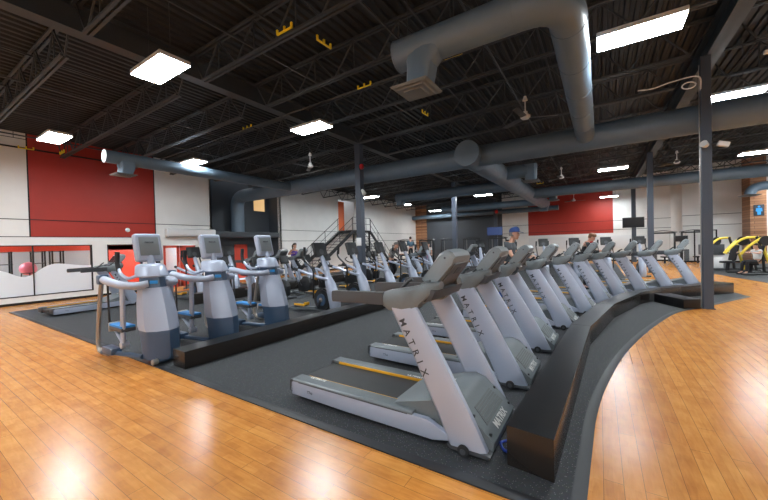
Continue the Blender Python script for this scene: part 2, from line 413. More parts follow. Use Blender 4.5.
for z in (2.6, 3.35): b2(bm, -8, 4.7, YB - .02, YB, z, z + .03); b2(bm, 5.14, 8.2, 32.48, 32.5, z - .1 + .12, z + .05)
struct('trim_7', bm, BLACKW, smooth=False)
bm = new(); b2(bm, -5.6, 3.4, YB - .06, YB - .001, 1.05, 2.12); struct('trim_8', bm, WPLAS, smooth=False)
bm = new(); b2(bm, 5.14, 8.2, 32.46, 32.5, 0, .1); b2(bm, -8, 4.7, YB - .04, YB, 0, .1); struct('baseboard_back', bm, LAMS, smooth=False)
plainwall('wall_right', [(XR, XR + .2, YF, YB, 0, ZR)], WHITE)
plainwall('wall_front', [(XL - .2, XR + .2, YF - .2, YF, 0, ZR)], WHITE)
# a framed doorway on the right back wall
bm = new(); b2(bm, 5.75, 5.82, 32.44, 32.5, 0, 2.3); b2(bm, 6.9, 6.97, 32.44, 32.5, 0, 2.3); b2(bm, 5.75, 6.97, 32.44, 32.5, 2.24, 2.3); struct('trim_9', bm, BLACKW, smooth=False)

# corrugated roof deck
bm = new(); prof = []; x = XL - .3
while x < XR + .3:
    for dx, dz in ((0, 0), (.075, 0), (.10, .05), (.175, .05)): prof.append((x + dx, deckz(x + dx) + dz))
    x += .2
secs = [[(p[0], yy, p[1]) for p in prof] + [(p[0], yy, p[1] + .06) for p in prof[::-1]] for yy in (YF - .2, YB + .2)]
loft(bm, secs); struct('ceiling', bm, DECK, smooth=False)

# girders on the column lines
def ibeam(name, x, w, z0, z1, y0, y1):
    bm = new(); b2(bm, x - w / 2, x + w / 2, y0, y1, z0, z0 + .03); b2(bm, x - w / 2, x + w / 2, y0, y1, z1 - .03, z1); b2(bm, x - .012, x + .012, y0, y1, z0, z1)
    struct(name, bm, STEEL, smooth=False)
XB1, XB2 = -8.27, 2.42
ibeam('ceiling_beam', XB1 - .02, .30, 5.97, 6.5, YF, YB); ibeam('ceiling_beam', XB2 + .02, .30, 6.27, 6.84, YF, YB)

# open-web joists, three bays
def joist_mesh(x0, x1):
    bm = new(); L = x1 - x0; s = .035; zb, zt = 5.41 + .035 * (x0 - XL), 6.13 + .035 * (x0 - XL)
    def P(x, z, y=0): return (x, y + .03 * x, z + s * x)
    for y in (-.045, .045):
        bar(bm, P(.55, zb, y), P(L - .55, zb, y), .05, .045); bar(bm, P(.1, zt, y), P(L - .1, zt, y), .05, .045)
    n = max(4, int(L / .62)) // 2 * 2; st = (L - 1.1) / n
    for i in range(n):
        a, b = .55 + st * i, .55 + st * (i + 1)
        bar(bm, P(a, zb if i % 2 == 0 else zt), P(b, zt if i % 2 == 0 else zb), .03)
        if i % 2 == 0: bar(bm, P(b, zb), P(b, zt), .022)
    bar(bm, P(.55, zb), P(.12, zt), .03); bar(bm, P(L - .55, zb), P(L - .12, zt), .03)
    return bm
ys = [-6.2, -4.1, -2.0, .15] + [2.25, 4.38, 6.15, 8.2, 10.35, 12.4, 14.45, 16.5, 18.6, 20.7, 22.8, 24.9, 27, 29.1, 31.2]
for x0, x1 in ((XL, XB1), (XB1, XB2), (XB2, XR)):
    base = None
    for y in ys:
        yy = y + .03 * (x0 - XB1)
        if base is None: base = struct('ceiling_joist', joist_mesh(x0, x1), STEEL, smooth=False); o = base
        else: o = base.copy(); C.objects.link(o)
        o.location = (x0, yy, 0)
# bridging along y under the deck
bm = new()
for x in (-15.4, -13.2, -11, -5.9, -3.4, -1, 4.9, 7.4, 9.9):
    bar(bm, (x, YF, 5.52 + .035 * (x - XL)), (x, YB, 5.52 + .035 * (x - XL)), .035); bar(bm, (x + .25, YF, 6.07 + .035 * (x - XL)), (x + .25, YB, 6.07 + .035 * (x - XL)), .035)
struct('ceiling_bridging', bm, STEEL, smooth=False)

# columns
def column(x, y, z, w=.2):
    bm = new(); b2(bm, x - w / 2, x + w / 2, y - w / 2, y + w / 2, 0, z, .012)
    b2(bm, x - w / 2 - .02, x + w / 2 + .02, y - w / 2 - .02, y + w / 2 + .02, 0, .02); b2(bm, x - w / 2, x + w / 2, y - w / 2, y + w / 2, z - .02, z)
    return struct('column', bm, COLM, smooth=False)
for y, w in ((11.1, .26), (21.8, .28), (32.6, .3)): column(XB1, y, 5.98, w)
for y, w in ((11.45, .2), (22.3, .25), (32.4, .28)): column(XB2 - .15, y, 6.28, w)
bm = new(); tube(bm, [(2.155, 11.42, .005), (2.155, 11.42, 6.1)], .012, 6); o = obj('conduit_pipe', bm, CHROME); tag(o, 'thin pale conduit clipped up the left of the tall slate column', 'pipe')

# ------------------------------------------------------------------ ceiling lights
def light(loc, label, vis=True, length=1.18, wid=.53, tube2=False, group='ceiling light panels'):
    t = thing('ceiling_light', label, 'light', loc, 0, group)
    bm = new()
    b2(bm, -length / 2, length / 2, -wid / 2, wid / 2, .012, .09, .01); obj('housing', bm, LFRAME, t)
    bm = new(); b2(bm, -length / 2 + .012, length / 2 - .012, -wid / 2 + .012, wid / 2 - .012, 0, .012); obj('diffuser', bm, LIGHT, t)
    h = deckz(loc[0]) - loc[2] - .02
    for sx in (-1, 1): obj('hanging_cable', tube(new(), [(sx * length * .35, 0, .08), (sx * length * .35, 0, h)], .005, 5), STEEL, t)
    return t
ZL = 5.2
for (x, y, lab) in [(-6.9, 3.09, 'large lit ceiling panel above the left machines, largest on the left'), (-13.43, 3.1, 'lit ceiling panel in front of the red wall corner'), (-6.9, 7.02, 'lit ceiling panel left of the central slate column top'),
    (.6, 7.04, 'large long lit ceiling panel at upper right, nearest on the right'), (-13.3, 7.0, 'lit ceiling panel above the left duct end'), (-13.5, 19.3, 'lit ceiling panel right of the white stair landing wall'),
    (.6, 19.7, 'lit ceiling panel under the big duct, left of the far column'), (.7, 32.2, 'small lit panel above the red back wall'), (5.6, 20.0, 'lit ceiling panel at right edge, right of the tall column'), (3.3, 13.3, 'thin lit fixture above the big duct at far right'),
    (-6.95, 24.1, 'lit panel over the dark grey back wall'), (-14.0, 25.0, 'small lit panel beyond the stairs, middle of three'), (-14.1, 31.8, 'smallest lit panel near the far left corner'),
    (3.5, 24.6, 'lit panel hidden behind the right cross duct'), (8.3, 24.6, 'lit panel hidden behind the right end of the cross duct'), (-7.6, 20.5, 'lit panel hidden behind the left cross duct'), (-6.9, 13.3, 'lit panel hidden behind the big duct, centre'), (-13.4, 13.3, 'lit panel hidden behind the big duct, left'), (9.8, 20.0, 'lit panel at far right outside the view'), (9.8, 26.0, 'lit panel at far right beyond the yellow machines'), (9.9, 30.3, 'lit panel near the right end of the back wall'), (.6, 13.4, 'lit ceiling panel hidden above the big duct'), (7.0, 7.0, 'lit panel at the right, outside the view'), (7.0, 13.4, 'lit panel at the right beyond the tall column')]:  # most panels on this line are unseen ones added to brighten the hall
    light((x, y, ZL if (x, y) != (3.3, 13.3) else 5.75), lab)
# fixtures added for fill light over the unseen hall behind the viewpoint
for x in (-13.4, -6.9, .6, 7.0):
    for y in (-1.0, -5.0): light((x, y, ZL), 'lit ceiling panel over the open floor behind the viewpoint', group='lights behind the viewpoint')

# ------------------------------------------------------------------ ducts
def duct(name, label, pts, r, cap=True, seams=True, n=24, m=DUCT, smoothk=0):
    t = thing(name, label, 'air duct', pts[0] if False else (0, 0, 0))
    P = pts
    bm = new(); tube(bm, P, r, n); obj('pipe', bm, m, t)
    if seams:
        for a, b in zip(P, P[1:]):
            a, b = Vector(a), Vector(b); L = (b - a).length
            if L < 1.0: continue
            if abs((b - a).z) < .2 and L > 1.5:
                for q in range(max(1, int(L / 5))):
                    c = a + (b - a) * ((q + .5) / max(1, int(L / 5))); obj('hanging_cable', tube(new(), [(c.x, c.y, c.z + r - .02), (c.x, c.y, deckz(c.x) + .01)], .007, 5), STEEL, t)
            k = max(1, int(L / 1.2)); d = (b - a) / L
            for i in range(k + 1):
                c = a + d * (L * i / k); obj('seam_band', tube(new(), [c - d * .012, c + d * .012], r + .006, n), m, t)
    return t
def elbow(a, c, b, k=6):
    a, b, c = Vector(a), Vector(b), Vector(c); return [tuple((1 - t) ** 2 * a + 2 * t * (1 - t) * c + t * t * b) for t in [i / k for i in range(k + 1)]]
YD, ZD = 12.1, 4.93
d1 = duct('air_duct', 'big round slate duct crossing the whole hall below the roof', [(XR - .1, YD, ZD), (-17.4, YD, ZD)] + elbow((-17.4, YD, ZD), (-18.15, YD, ZD), (-18.15, YD, 4.2)) + [(-18.15, YD, 2.84)], .37)
d2 = duct('air_duct', 'near round slate duct turning an elbow above the treadmills', [(-2.78, 4.93, 4.95), (-.95, 4.93, 4.95)] + elbow((-.85, 4.93, 4.95), (-.36, 4.93, 4.95), (-.33, 5.45, 4.95)) + [(-.33, 5.55, 4.95), (-.31, 11.85, 4.95)], .245)
bm = new(); s0 = [(-2.5 + .3 * math.cos(a), 4.86 + .27 * math.sin(a), 4.9) for a in [2 * PI * i / 20 for i in range(20)]]
def rsec(cx, cy, z, w, h, n=20):
    o = []
    for i in range(n):
        a = 2 * PI * i / n; c, s = math.cos(a), math.sin(a); k = 1 / max(abs(c), abs(s)); o.append((cx + w * c * k, cy + h * s * k, z))
    return o
loft(bm, [[(-2.2 + (.45) * math.cos(a), 4.93 + .22 * math.sin(a), 4.95) for a in [2 * PI * i / 20 for i in range(20)]], rsec(-2.33, 4.88, 4.62, .2, .19), rsec(-2.35, 4.8, 4.18, .17, .17)]); obj('boot', bm, DUCT, d2)
def diffuser(parent, cx, cy, z, s=.3):
    bm = new()
    for k, (q, dz) in enumerate(((s, 0), (s * .78, -.02), (s * .52, -.035))):
        loft(bm, [rsec(cx, cy, z + dz, q, q, 8), rsec(cx, cy, z + dz - .03, q * .9, q * .9, 8)])
    obj('diffuser', bm, GREYP, parent)
diffuser(d2, -2.3, 4.6, 4.16, .30)
for x in (-2.6, -1.2): obj('hanging_cable', tube(new(), [(x, 4.93, 5.18), (x, 4.93, deckz(x))], .006, 5), STEEL, d2)
d3 = duct('air_duct', 'slim round slate duct along the left wall in front of red', [(-13.25, 4.22, 4.9), (-13.25, 11.9, 4.9)], .205)
bm = new(); cyl(bm, (-13.25, 4.21, 4.9), .2, .02, 'y', 24); obj('end_cap', bm, WPLAS, d3, 'pale round end cap')
bm = new(); loft(bm, [rsec(-13.25, 4.8, 4.85, .18, .24), rsec(-13.25, 4.8, 4.58, .18, .2), rsec(-13.25, 4.75, 4.4, .18, .18)]); obj('boot', bm, DUCT, d3)
diffuser(d3, -13.25, 4.72, 4.38, .3)
d4 = duct('air_duct', 'long round slate trunk duct running away, with round end cap', [(-3.85, 11.45, 4.95), (-3.85, 31.0, 4.95)], .44)
for i, y in enumerate((16.0, 24.5)):
    bm = new(); tube(bm, [(-3.6, y, 4.95), (-2.6, y, 4.95)], .3, 20); loft(bm, [rsec(-2.5, y, 5.2, .25, .25), rsec(-2.5, y, 4.5, .22, .22)]); obj('boot', bm, DUCT, d4); diffuser(d4, -2.5, y, 4.48, .35)
bm = new(); loft(bm, [rsec(-3.85, 30.6, 4.9, .4, .4), rsec(-3.85, 30.6, 4.3, .3, .3)]); obj('boot', bm, DUCT, d4)
d5 = duct('air_duct', 'cross duct left of the trunk, first beyond the big duct', [(-11.3, 19.35, 4.92), (-4.0, 19.35, 4.92)], .31)
bm = new(); loft(bm, [rsec(-11.05, 19.35, 5.1, .26, .26), rsec(-11.05, 19.35, 4.45, .22, .22)]); obj('boot', bm, DUCT, d5); diffuser(d5, -11.05, 19.3, 4.43, .34)
d6 = duct('air_duct', 'cross duct right of the trunk, above the red back wall', [(-3.7, 23.5, 4.92), (XR - .1, 23.5, 4.92)], .31)
d7 = duct('air_duct', 'far cross duct left of trunk over dark grey wall', [(-12.0, 28.6, 4.88), (-4.0, 28.6, 4.88)], .28)
d8 = duct('air_duct', 'farthest thin duct along the top of the dark grey wall', [(XL + .02, 33.35, 4.75), (-3.0, 33.35, 4.75)], .22)
d9 = duct('air_duct', 'short grey duct drop in front of the wood clad column', [(XR - .02, 28.5, 4.75), (8.3, 28.5, 4.7)] + elbow((8.2, 28.5, 4.7), (7.62, 28.5, 4.7), (7.55, 28.5, 4.3), 8) + [(7.55, 28.5, 4.25)], .25, seams=True)
diffuser(d9, 7.55, 28.5, 4.2, .42)

# ------------------------------------------------------------------ ceiling fans
def fan_parts(t, h):
    bm = new(); cyl(bm, (0, 0, .02), .11, .1, n=20, b=.03); cyl(bm, (0, 0, .1), .05, .08); obj('motor', bm, WPLAS, t)
    bm = new(); tube(bm, [(0, 0, .1), (0, 0, h)], .014, 8); cyl(bm, (0, 0, h - .05), .06, .1, n=16, r2=.03); obj('rod', bm, WPLAS, t)
    for k in range(3):
        bm = new(); a = k * 2 * PI / 3 + .4; rot = Matrix.Rotation(a, 3, 'Z') @ Matrix.Rotation(.2, 3, 'X')
        box(bm, (math.cos(a) * .42, math.sin(a) * .42, .0), (.6, .13, .008), .003, rot); obj('blade', bm, DGREY, t)
for i, (x, y, z, lab) in enumerate([(-1.42, 8.5, 4.72, 'white ceiling fan with grey blades nearest, above the treadmills'), (-8.7, 8.75, 4.7, 'ceiling fan left of the central column, over the ellipticals'), (-1.4, 17.2, 4.65, 'ceiling fan beyond the big duct, right of the trunk duct'), (2.75, 18.3, 4.9, 'ceiling fan between the two right slate columns'), (-1.38, 25.5, 4.43, 'farthest small ceiling fan over the red back wall')]):
    t = thing('ceiling_fan', lab, 'fan', (x, y, z), 0, 'ceiling fans'); fan_parts(t, .5)
    bm = new(); tube(bm, [(0, 0, .5), (0, 0, deckz(x) - z - .04)], .008, 6); obj('drop_rod', bm, STEEL, t)

# yellow hangers on joists and pipes
pm = new(); z = 5.69; tube(pm, [(XL + .1, 6.4, 5.40), (2.3, 7.3, 6.08)], .022, 6); o = obj('sprinkler_pipe', pm, STEEL); tag(o, 'thin grey sprinkler pipe with yellow hangers crossing upper left', 'pipe')
pm = new(); tube(pm, [(XL + .12, YF + .1, 5.66), (XL + .12, 10.0, 5.66)], .03, 6); o = obj('sprinkler_pipe', pm, BLACKW); tag(o, 'black pipe along the top of the left wall', 'pipe')
pm = new(); tube(pm, [(-1.9, -2, 5.86), (-1.9, 30, 5.86)], .022, 6); o = obj('sprinkler_pipe', pm, STEEL); tag(o, 'thin grey pipe running away above the near duct', 'pipe')
CL = [(-4.91, 4.37, 5.875, .03, 'yellow hanger on joist, larger of the two top centre'), (-4.57, 5.08, 5.86, 1.57, 'yellow hanger right of the top centre joist one'), (-4.95, 6.96, 5.83, .04, 'yellow hanger on the pipe left of the near duct diffuser'), (-2.63, 7.09, 5.91, .04, 'yellow hanger behind the near duct on the pipe'),
      (-4.51, 9.57, 5.86, 1.57, 'small yellow hanger left under near duct diffuser'), (-9.5, 6.78, 5.69, .04, 'small yellow hanger between two left light panels'), (-15.5, 6.6, 5.5, .04, 'small yellow hanger by the left duct'), (-16.3, 3.95, 5.45, .04, 'yellow hanger before the red wall under corner light'), (XL + .16, 3.25, 5.64, 1.57, 'yellow hanger on wall pipe at the red corner'), (-3.3, 24.8, 5.7, .04, 'yellow hanger beyond the big duct by far fan')]
c0 = None
for x, y, z, rz, lab in CL:
    if c0 is None:
        bm = new(); bar(bm, (-.2, 0, 0), (.2, 0, 0), .03)
        for k in (-.19, 0, .19): bar(bm, (k, 0, 0), (k, 0, .09), .035)
        c0 = obj('cable_hanger', bm, CLIPY); tag(c0, lab, 'hanger', 'yellow cable hangers'); c0.location = (x, y, z); c0.rotation_euler = (0, -.035, rz)
    else:
        c = dup(c0, (x, y, z), label=lab); c.rotation_euler = (0, -.035, rz)

# column fittings
t = thing('security_camera', 'white camera pair clamped on the tall slate column, left one', 'camera', (2.16, 11.2, 4.07))
bm = new(); tube(bm, [(.07, -.02, -.04), (.0, -.1, 0)], [.06, .085], 14); obj('body', bm, WPLAS, t)
bm = new(); tube(bm, [(.05, -.02, -.03), (.12, .16, 0)], .02, 8); obj('bracket', bm, WPLAS, t)
t = thing('security_camera', 'white box camera pointing right on the tall slate column', 'camera', (2.5, 11.28, 4.05))
bm = new(); box(bm, (.05, 0, -.02), (.22, .12, .12), .02, Matrix.Rotation(.35, 3, 'Y')); obj('body', bm, WPLAS, t)
bm = new(); tube(bm, [(-.14, .08, .03), (-.02, 0, .03)], .02, 8); obj('bracket', bm, DGREY, t)
t = thing('security_camera', 'small white dome camera near the roof at right edge', 'camera', (3.33, 11.3, 6.0)); bm = new(); box(bm, (0, 0, 0), (.18, .1, .08), .02); obj('body', bm, WPLAS, t); bm = new(); tube(bm, [(0, 0, .02), (0, .05, deckz(3.3) - 6.02)], .012, 6); obj('bracket', bm, STEEL, t)
bm = new(); tube(bm, spl([(2.18, 11.38, 5.45), (2.1, 11.2, 5.75), (1.6, 11.1, 5.72), (1.2, 11.0, 5.62), (.9, 11.0, 5.65)]), .018, 6); tube(bm, [(1.92 + .13 * math.cos(a), 11.15, 5.56 + .08 * math.sin(a)) for a in [2 * PI * i / 14 for i in range(15)]], .016, 6); o = obj('cable_coil', bm, WPLAS); tag(o, 'loose white cable with a coil beside the tall column top', 'cable')
t = thing('fire_strobe', 'red fire alarm strobe on the central slate column', 'alarm', (-8.07, 11.0, 5.02)); bm = new(); cyl(bm, (0, 0, 0), .09, .2, 'z', 16, .03); obj('lens', bm, REDL, t); bm = new(); b2(bm, -.08, -.05, -.08, .08, -.12, .12); obj('mount', bm, DGREY, t)
t = thing('spotlight', 'small white spotlight on the central slate column', 'spotlight', (-8.05, 11.0, 3.98)); bm = new(); tube(bm, [(-.02, 0, .1), (.12, -.05, -.08)], [.05, .09], 12); obj('lamp_head', bm, WPLAS, t); bm = new(); tube(bm, [(-.09, .02, .06), (-.0, 0, .06)], .015, 6); obj('bracket', bm, WPLAS, t)
bm = new(); b2(bm, -.12, .12, -.006, .006, -.16, .16); o = obj('notice', bm, WPLAS); o.location = (-8.27, 10.95, 1.98); tag(o, 'white paper notice taped on the central slate column', 'sign')
t = thing('fire_strobe', 'red and white strobe on the far thin column beside the television', 'alarm', (-8.1, 32.32, 4.7)); bm = new(); cyl(bm, (0, 0, 0), .14, .3, 'z', 14, .03); obj('lens', bm, REDL, t)
# televisions
def tv(loc, rz, w, label, scr, mount):
    t = thing('television', label, 'television', loc, rz)
    h = w * .58
    bm = new(); b2(bm, -w / 2, w / 2, -.03, .03, -h / 2, h / 2, .012); obj('bezel', bm, BLACK, t)
    bm = new(); b2(bm, -w / 2 + .03, w / 2 - .03, -.034, -.031, -h / 2 + .03, h / 2 - .03); obj('screen', bm, scr, t)
    bm = new(); tube(bm, mount, .03, 8); obj('mount', bm, BLACK, t)
tv((-8.2, 31.9, 2.86), .12, 1.4, 'lit blue television on the far thin column, left of the man in cap', SCREEN, [(0, .03, 0), (0, .52, 0)])
tv((2.2, 31.85, 3.05), .0, 1.35, 'dark television mounted on the far thin column, over the treadmill row', SCREEND, [(0, .03, 0), (0, .38, 0)])
# wall-mounted things at left
t = thing('air_conditioner', 'long white wall unit below the black line on left wall', 'air conditioner', (XL + .001, 9.0, 2.48))
bm = new(); prism(bm, [(0, 0), (.22, .02), (.28, .12), (.28, .38), (.2, .42), (0, .42)], -1.2, 1.2, 'xz', .03); obj('casing', bm, WPLAS, t)
bm = new(); b2(bm, .1, .26, -1.1, 1.1, .015, .03); obj('vent', bm, DGREY, t)
bm = new(); ball(bm, (XL + .05, 6.3, 2.78), (.06, .09, .09)); o = obj('dome_camera', bm, WPLAS); tag(o, 'small dome camera on the lower red wall', 'camera')
# restroom sign
t = thing('restroom_sign', 'blue restroom pictogram sign on the wood clad column', 'sign', (8.6, 30.98, 3.42))
bm = new(); b2(bm, -.24, .24, -.02, .018, -.36, .36, .02); obj('panel', bm, INK, t)
bm = new(); cyl(bm, (0, -.024, .22), .06, .012, 'y', 16); prism(bm, [(-.13, .13), (.13, .13), (.15, -.08), (.08, -.08), (.08, -.29), (-.08, -.29), (-.08, -.08), (-.15, -.08)], -.03, -.02, 'xz'); obj('pictogram', bm, CYAN, t)

# ================================================================== LOW WALLS (curbs) IN FRONT OF THE ROWS
def curb(name, quad, label, h=.33, m=None):
    """quad: plan outline; black top, brown-black sides"""
    t = thing(name, label, 'curb box', (0, 0, 0), 0, 'black curb boxes')
    bm = new(); prism(bm, quad, .008, h - .006, 'xy', .004); obj('side_panel', bm, m or LAMS, t)
    bm = new(); prism(bm, quad, h - .006, h + .002, 'xy'); obj('top_panel', bm, LAM, t)
    return t
P_in = [(-.65, 2.75), (-.44, 6.69), (-.07, 9.12), (.48, 11.14), (1.05, 12.25), (1.75, 13.3), (3.2, 15.05)]
P_out = [(-.305, 2.71), (-.15, 6.67), (.26, 9.19), (.92, 11.42), (1.5, 12.6), (2.05, 13.2), (3.53, 14.73)]
for k, lab in enumerate(['long black curb box nearest the camera before the treadmills', 'second black curb box along the curved treadmill row', 'third black curb box along the curved treadmill row', 'short black curb box left of the tall column foot', 'short bent black curb box behind the tall column', 'last brown-sided black curb box right of the tall column']):
    g = .004
    a, b, c, d = [Vector((*p, 0)) for p in (P_in[k], P_out[k], P_out[k + 1], P_in[k + 1])]
    dv = (c - b).normalized() * g
    curb('curb_box', [tuple((v + s * dv)[:2]) for v, s in ((a, 1), (b, 1), (c, -1), (d, -1))], lab)
curb('curb_box', [(-5.64, 2.57), (-5.29, 2.57), (-5.05, 15.0), (-5.4, 15.0)], 'long straight black curb box before the ellipticals at left', .27)
curb('curb_box', [(-11.6, 5.85), (-11.25, 5.85), (-11.1, 15.0), (-11.45, 15.0)], 'black curb box before the far left row of machines', .36)
bm = new(); prism(bm, [(1.28, 12.03), (1.76, 11.1), (2.12, 11.32), (1.66, 12.28)], .002, .24, 'xy', .004); o = obj('column_guard_box', bm, LAM); tag(o, 'low black box between the curb and the tall column', 'box')

# ================================================================== TREADMILL  (local: +x = front, origin on the floor at the front)
def build_treadmill(lab):
    t = thing('treadmill', lab, 'treadmill', (0, 0, 0), 0, 'treadmills')
    for s in (-1, 1):
        # side panel and rail cap
        bm = new(); y0, y1 = s * .40, s * .455
        prism(bm, [(-2.31, .06), (-2.335, .11), (-2.32, .213), (-.55, .213), (-.28, .09), (-.5, .04), (-1.5, .045)], min(y0, y1), max(y0, y1), 'xz', .008); p = obj('side_panel', bm, LSILVER, t)
        if s < 0: text('model_mark', 'T7xi', .045, INK, p, (1, 0, 0), (0, 0, 1), (-2.02, y1 - .001, .13))
        bm = new(); a, b = sorted((s * .285, s * .453)); prism(bm, [(a, .205), (b, .205), (b, .226), (b - .02 * (s > 0), .238), (a + .02 * (s < 0), .238), (a, .226)], -2.31, -.7, 'yz', .004); r = obj('side_rail', bm, GREYP, t)
        bm = new(); b2(bm, -2.2, -.75, s * .449, s * .457, .208, .216); obj('rail_groove', bm, DGREY, r)
        bm = new(); b2(bm, -2.2, -.85, s * .272, s * .2865, .205, .2345, .002); obj('edge_stripe', bm, YEL, t)
        text('rail_lettering', 'ULTIMATE', .05, INKW, r, (s * -1 if False else 1, 0, 0), (0, 1, 0), (-2.02 if s < 0 else -1.05, s * .31, .2375), bold=.002)
        bm = new(); prism(bm, [(-2.35, .09), (-2.35, .215), (-2.33, .235), (-2.29, .235), (-2.29, .07)], min(s * .28, s * .455), max(s * .28, s * .455), 'xz', .01); obj('rear_end_cap', bm, DGREY, t)
        # upright
        bm = new(); secs = []
        for zz, xa, xb, w in ((.03, -.335, .0, .105), (.3, -.45, -.13, .10), (.75, -.67, -.375, .095), (1.25, -.945, -.665, .085)):
            c = s * .415; secs.append([(xa + .03, c - w / 2, zz), (xb - .05, c - w / 2, zz), (xb, c - w / 4 * (1), zz), (xb, c + w / 4, zz), (xb - .05, c + w / 2, zz), (xa + .03, c + w / 2, zz), (xa, c + w / 4, zz), (xa, c - w / 4, zz)])
        loft(bm, secs); u = obj('upright', bm, SILVER, t)
        if s < 0:
            dx = Vector((.445, 0, -.895)); up = Vector((.895, 0, .445)); st = Vector((-.815, -.4655, 1.045))
            for i, ch in enumerate('MATRIX'):
                q = st + dx * (.098 * i + (-.01 if i > 3 else 0)) + up * .05 + Vector((0, .003 + .0006 * i, 0))
                q.y = s * (.415 + (.0425 + (1.2 - q.z) * .0085)) - .0015
                text('lettering', ch, .092, INK, u, dx, up, q, bold=.0012)
        for dxx in (-.06, .07): obj('bolt', cyl(new(), (-.79 + dxx, s * .370, 1.18), .011, .012, 'y', 10), DGREY, u)
        bm = new(); prism(bm, [(-.36, .055), (-.32, .022), (-.0, .022), (.02, .05), (-.02, .06)], s * .37 if s > 0 else s * .47, s * .47 if s > 0 else s * .37, 'xz', .006); obj('foot_cover', bm, DGREY, t)
        # transport wheel and rear foot
        bm = new(); cyl(bm, (-.2, s * .49, .052), .05, .03, 'y', 18, .008); w = obj('wheel', bm, BRUB, t)
        bm = new(); cyl(bm, (-.2, s * .508, .052), .024, .008, 'y', 12); obj('wheel_hub', bm, DGREY, w)
        bm = new(); cyl(bm, (-1.85, s * .33, .06), .06, .12, 'y', 16, .02); obj('rear_foot', bm, BRUB, t)
        bm = new(); cyl(bm, (-1.0, s * .4, .035), .018, .07, 'z', 10); obj('levelling_foot', bm, BLACK, t)
        # console wing
        bm = new(); secs = []
        for x, zl, zh, ya, yb in ((-1.0, 1.205, 1.335, .385, .45), (-.93, 1.165, 1.36, .33, .46), (-.78, 1.165, 1.385, .28, .465), (-.68, 1.18, 1.40, .25, .462), (-.6, 1.255, 1.42, .22, .44), (-.53, 1.325, 1.43, .19, .39), (-.47, 1.37, 1.435, .17, .30)):
            c = .03; pts = [(x, ya, zl + c), (x, ya + c * .6, zl), (x, yb - c * .6, zl), (x, yb, zl + c * 1.4), (x, yb - .005, zh - c), (x, yb - c, zh), (x, ya + c, zh), (x, ya, zh - c)]
            secs.append([(p[0], s * p[1], p[2]) for p in pts])
        loft(bm, secs); obj('console_wing', bm, GREYL if False else GREYP, t)
        bm = new(); loft(bm, [[(x, s * (yc + dy), zz) for dy, zz in ((-w, z0), (w, z0), (w * 1.2, (z0 + z1) / 2), (w, z1), (-w, z1), (-w * 1.2, (z0 + z1) / 2))] for x, yc, w, z0, z1 in ((-1.66, .42, .016, 1.225, 1.30), (-1.64, .42, .028, 1.205, 1.32), (-.99, .42, .03, 1.215, 1.335))]); obj('handrail', bm, DGREY, t)
    # deck and belt
    bm = new(); b2(bm, -2.28, -.5, -.40, .40, .09, .19, .01); obj('deck', bm, DGREY, t)
    bm = new(); prism(bm, [(-2.33, .13), (-2.325, .19), (-2.28, .208), (-.75, .208), (-.75, .18), (-2.28, .12)], -.27, .27, 'xz', .006); obj('running_belt', bm, BELT, t)
    # motor cover
    bm = new(); secs = []
    for y, k in ((-.374, .85), (-.35, 1.0), (-.2, 1.06), (0, 1.08), (.2, 1.06), (.35, 1.0), (.374, .85)):
        pr = [(-.98, .225), (-.86, .25 + .02 * k), (-.66, .26 + .07 * k), (-.46, .29 + .10 * k), (-.34, .315 + .10 * k), (-.27, .315 + .075 * k), (-.235, .365), (.03, .12), (.02, .045), (-.3, .04), (-.98, .09)]
        secs.append([(x + (.015 * (1.1 - k) * -1), y, z) for x, z in pr])
    loft(bm, secs); mc = obj('motor_cover', bm, GREYP, t)
    bm = new(); X = Vector((0, 1, 0)); U = Vector((-.265, 0, .245)).normalized(); N = X.cross(U)
    def F(yy, uu, nn=.003): return tuple(Vector((.03, 0, .12)) + X * yy + U * uu + N * nn)
    loft(bm, [[F(-.27, .12, n_), F(.27, .12, n_), F(.23, .29, n_), F(-.23, .29, n_)] for n_ in (.0, .006)]); vent = obj('vent_grille', bm, mat('dark_vent', (.13, .14, .14), .6) if 'dark_vent' not in MATS else MATS['dark_vent'], mc)
    bm = new()
    for i in range(6): uu = .14 + .026 * i; bar(bm, F(-.24, uu, .008), F(.24, uu, .008), .006, .004)
    obj('slat', bm, GREYP, vent)
    text('lettering', 'MATRIX', .095, INKW, mc, X, U, F(0, .062, .004), bold=.002)
    bm = new(); box(bm, (-.5, .04, .402), (.022, .07, .004), .001, Matrix.Rotation(-.3, 3, 'Y')); box(bm, (-.47, .06, .408), (.012, .04, .004), .001, Matrix.Rotation(-.3, 3, 'Y')); obj('emblem', bm, INKW, mc)
    for s in (-1, 1):
        for uu in (.06, .25): obj('bolt', cyl(new(), F(s * .335, uu, .002), .013, .02, 'x', 10), BLACK, mc)
    # dash tray between the wings
    bm = new(); prism(bm, [(-.88, 1.28), (-.87, 1.315), (-.68, 1.40), (-.6, 1.45), (-.57, 1.40), (-.62, 1.34), (-.72, 1.28)], -.3, .3, 'xz', .008); ds = obj('dash_tray', bm, GREYP, t)
    for s in (-1, 1):
        bm = new(); cyl(bm, (-.72, s * .2, 1.372), .05, .03, 'z', 16); obj('cup_holder', bm, BLACK, ds)
    bm = new()
    for i in range(4): b2(bm, -.76 + .0 * i, -.70, -.1 + i * .055, -.06 + i * .055, 1.362, 1.378, .004)
    obj('button', bm, BLACK, ds)
    bm = new(); tube(bm, [(-.98, -.3, 1.29), (-.9, -.3, 1.33), (-.78, -.3, 1.44), (-.74, -.3, 1.46)], .017, 8); obj('sensor_grip', bm, BLACK, ds)
    bm = new(); tube(bm, [(-.98, .3, 1.29), (-.9, .3, 1.33), (-.78, .3, 1.44), (-.74, .3, 1.46)], .017, 8); obj('sensor_grip', bm, BLACK, ds)
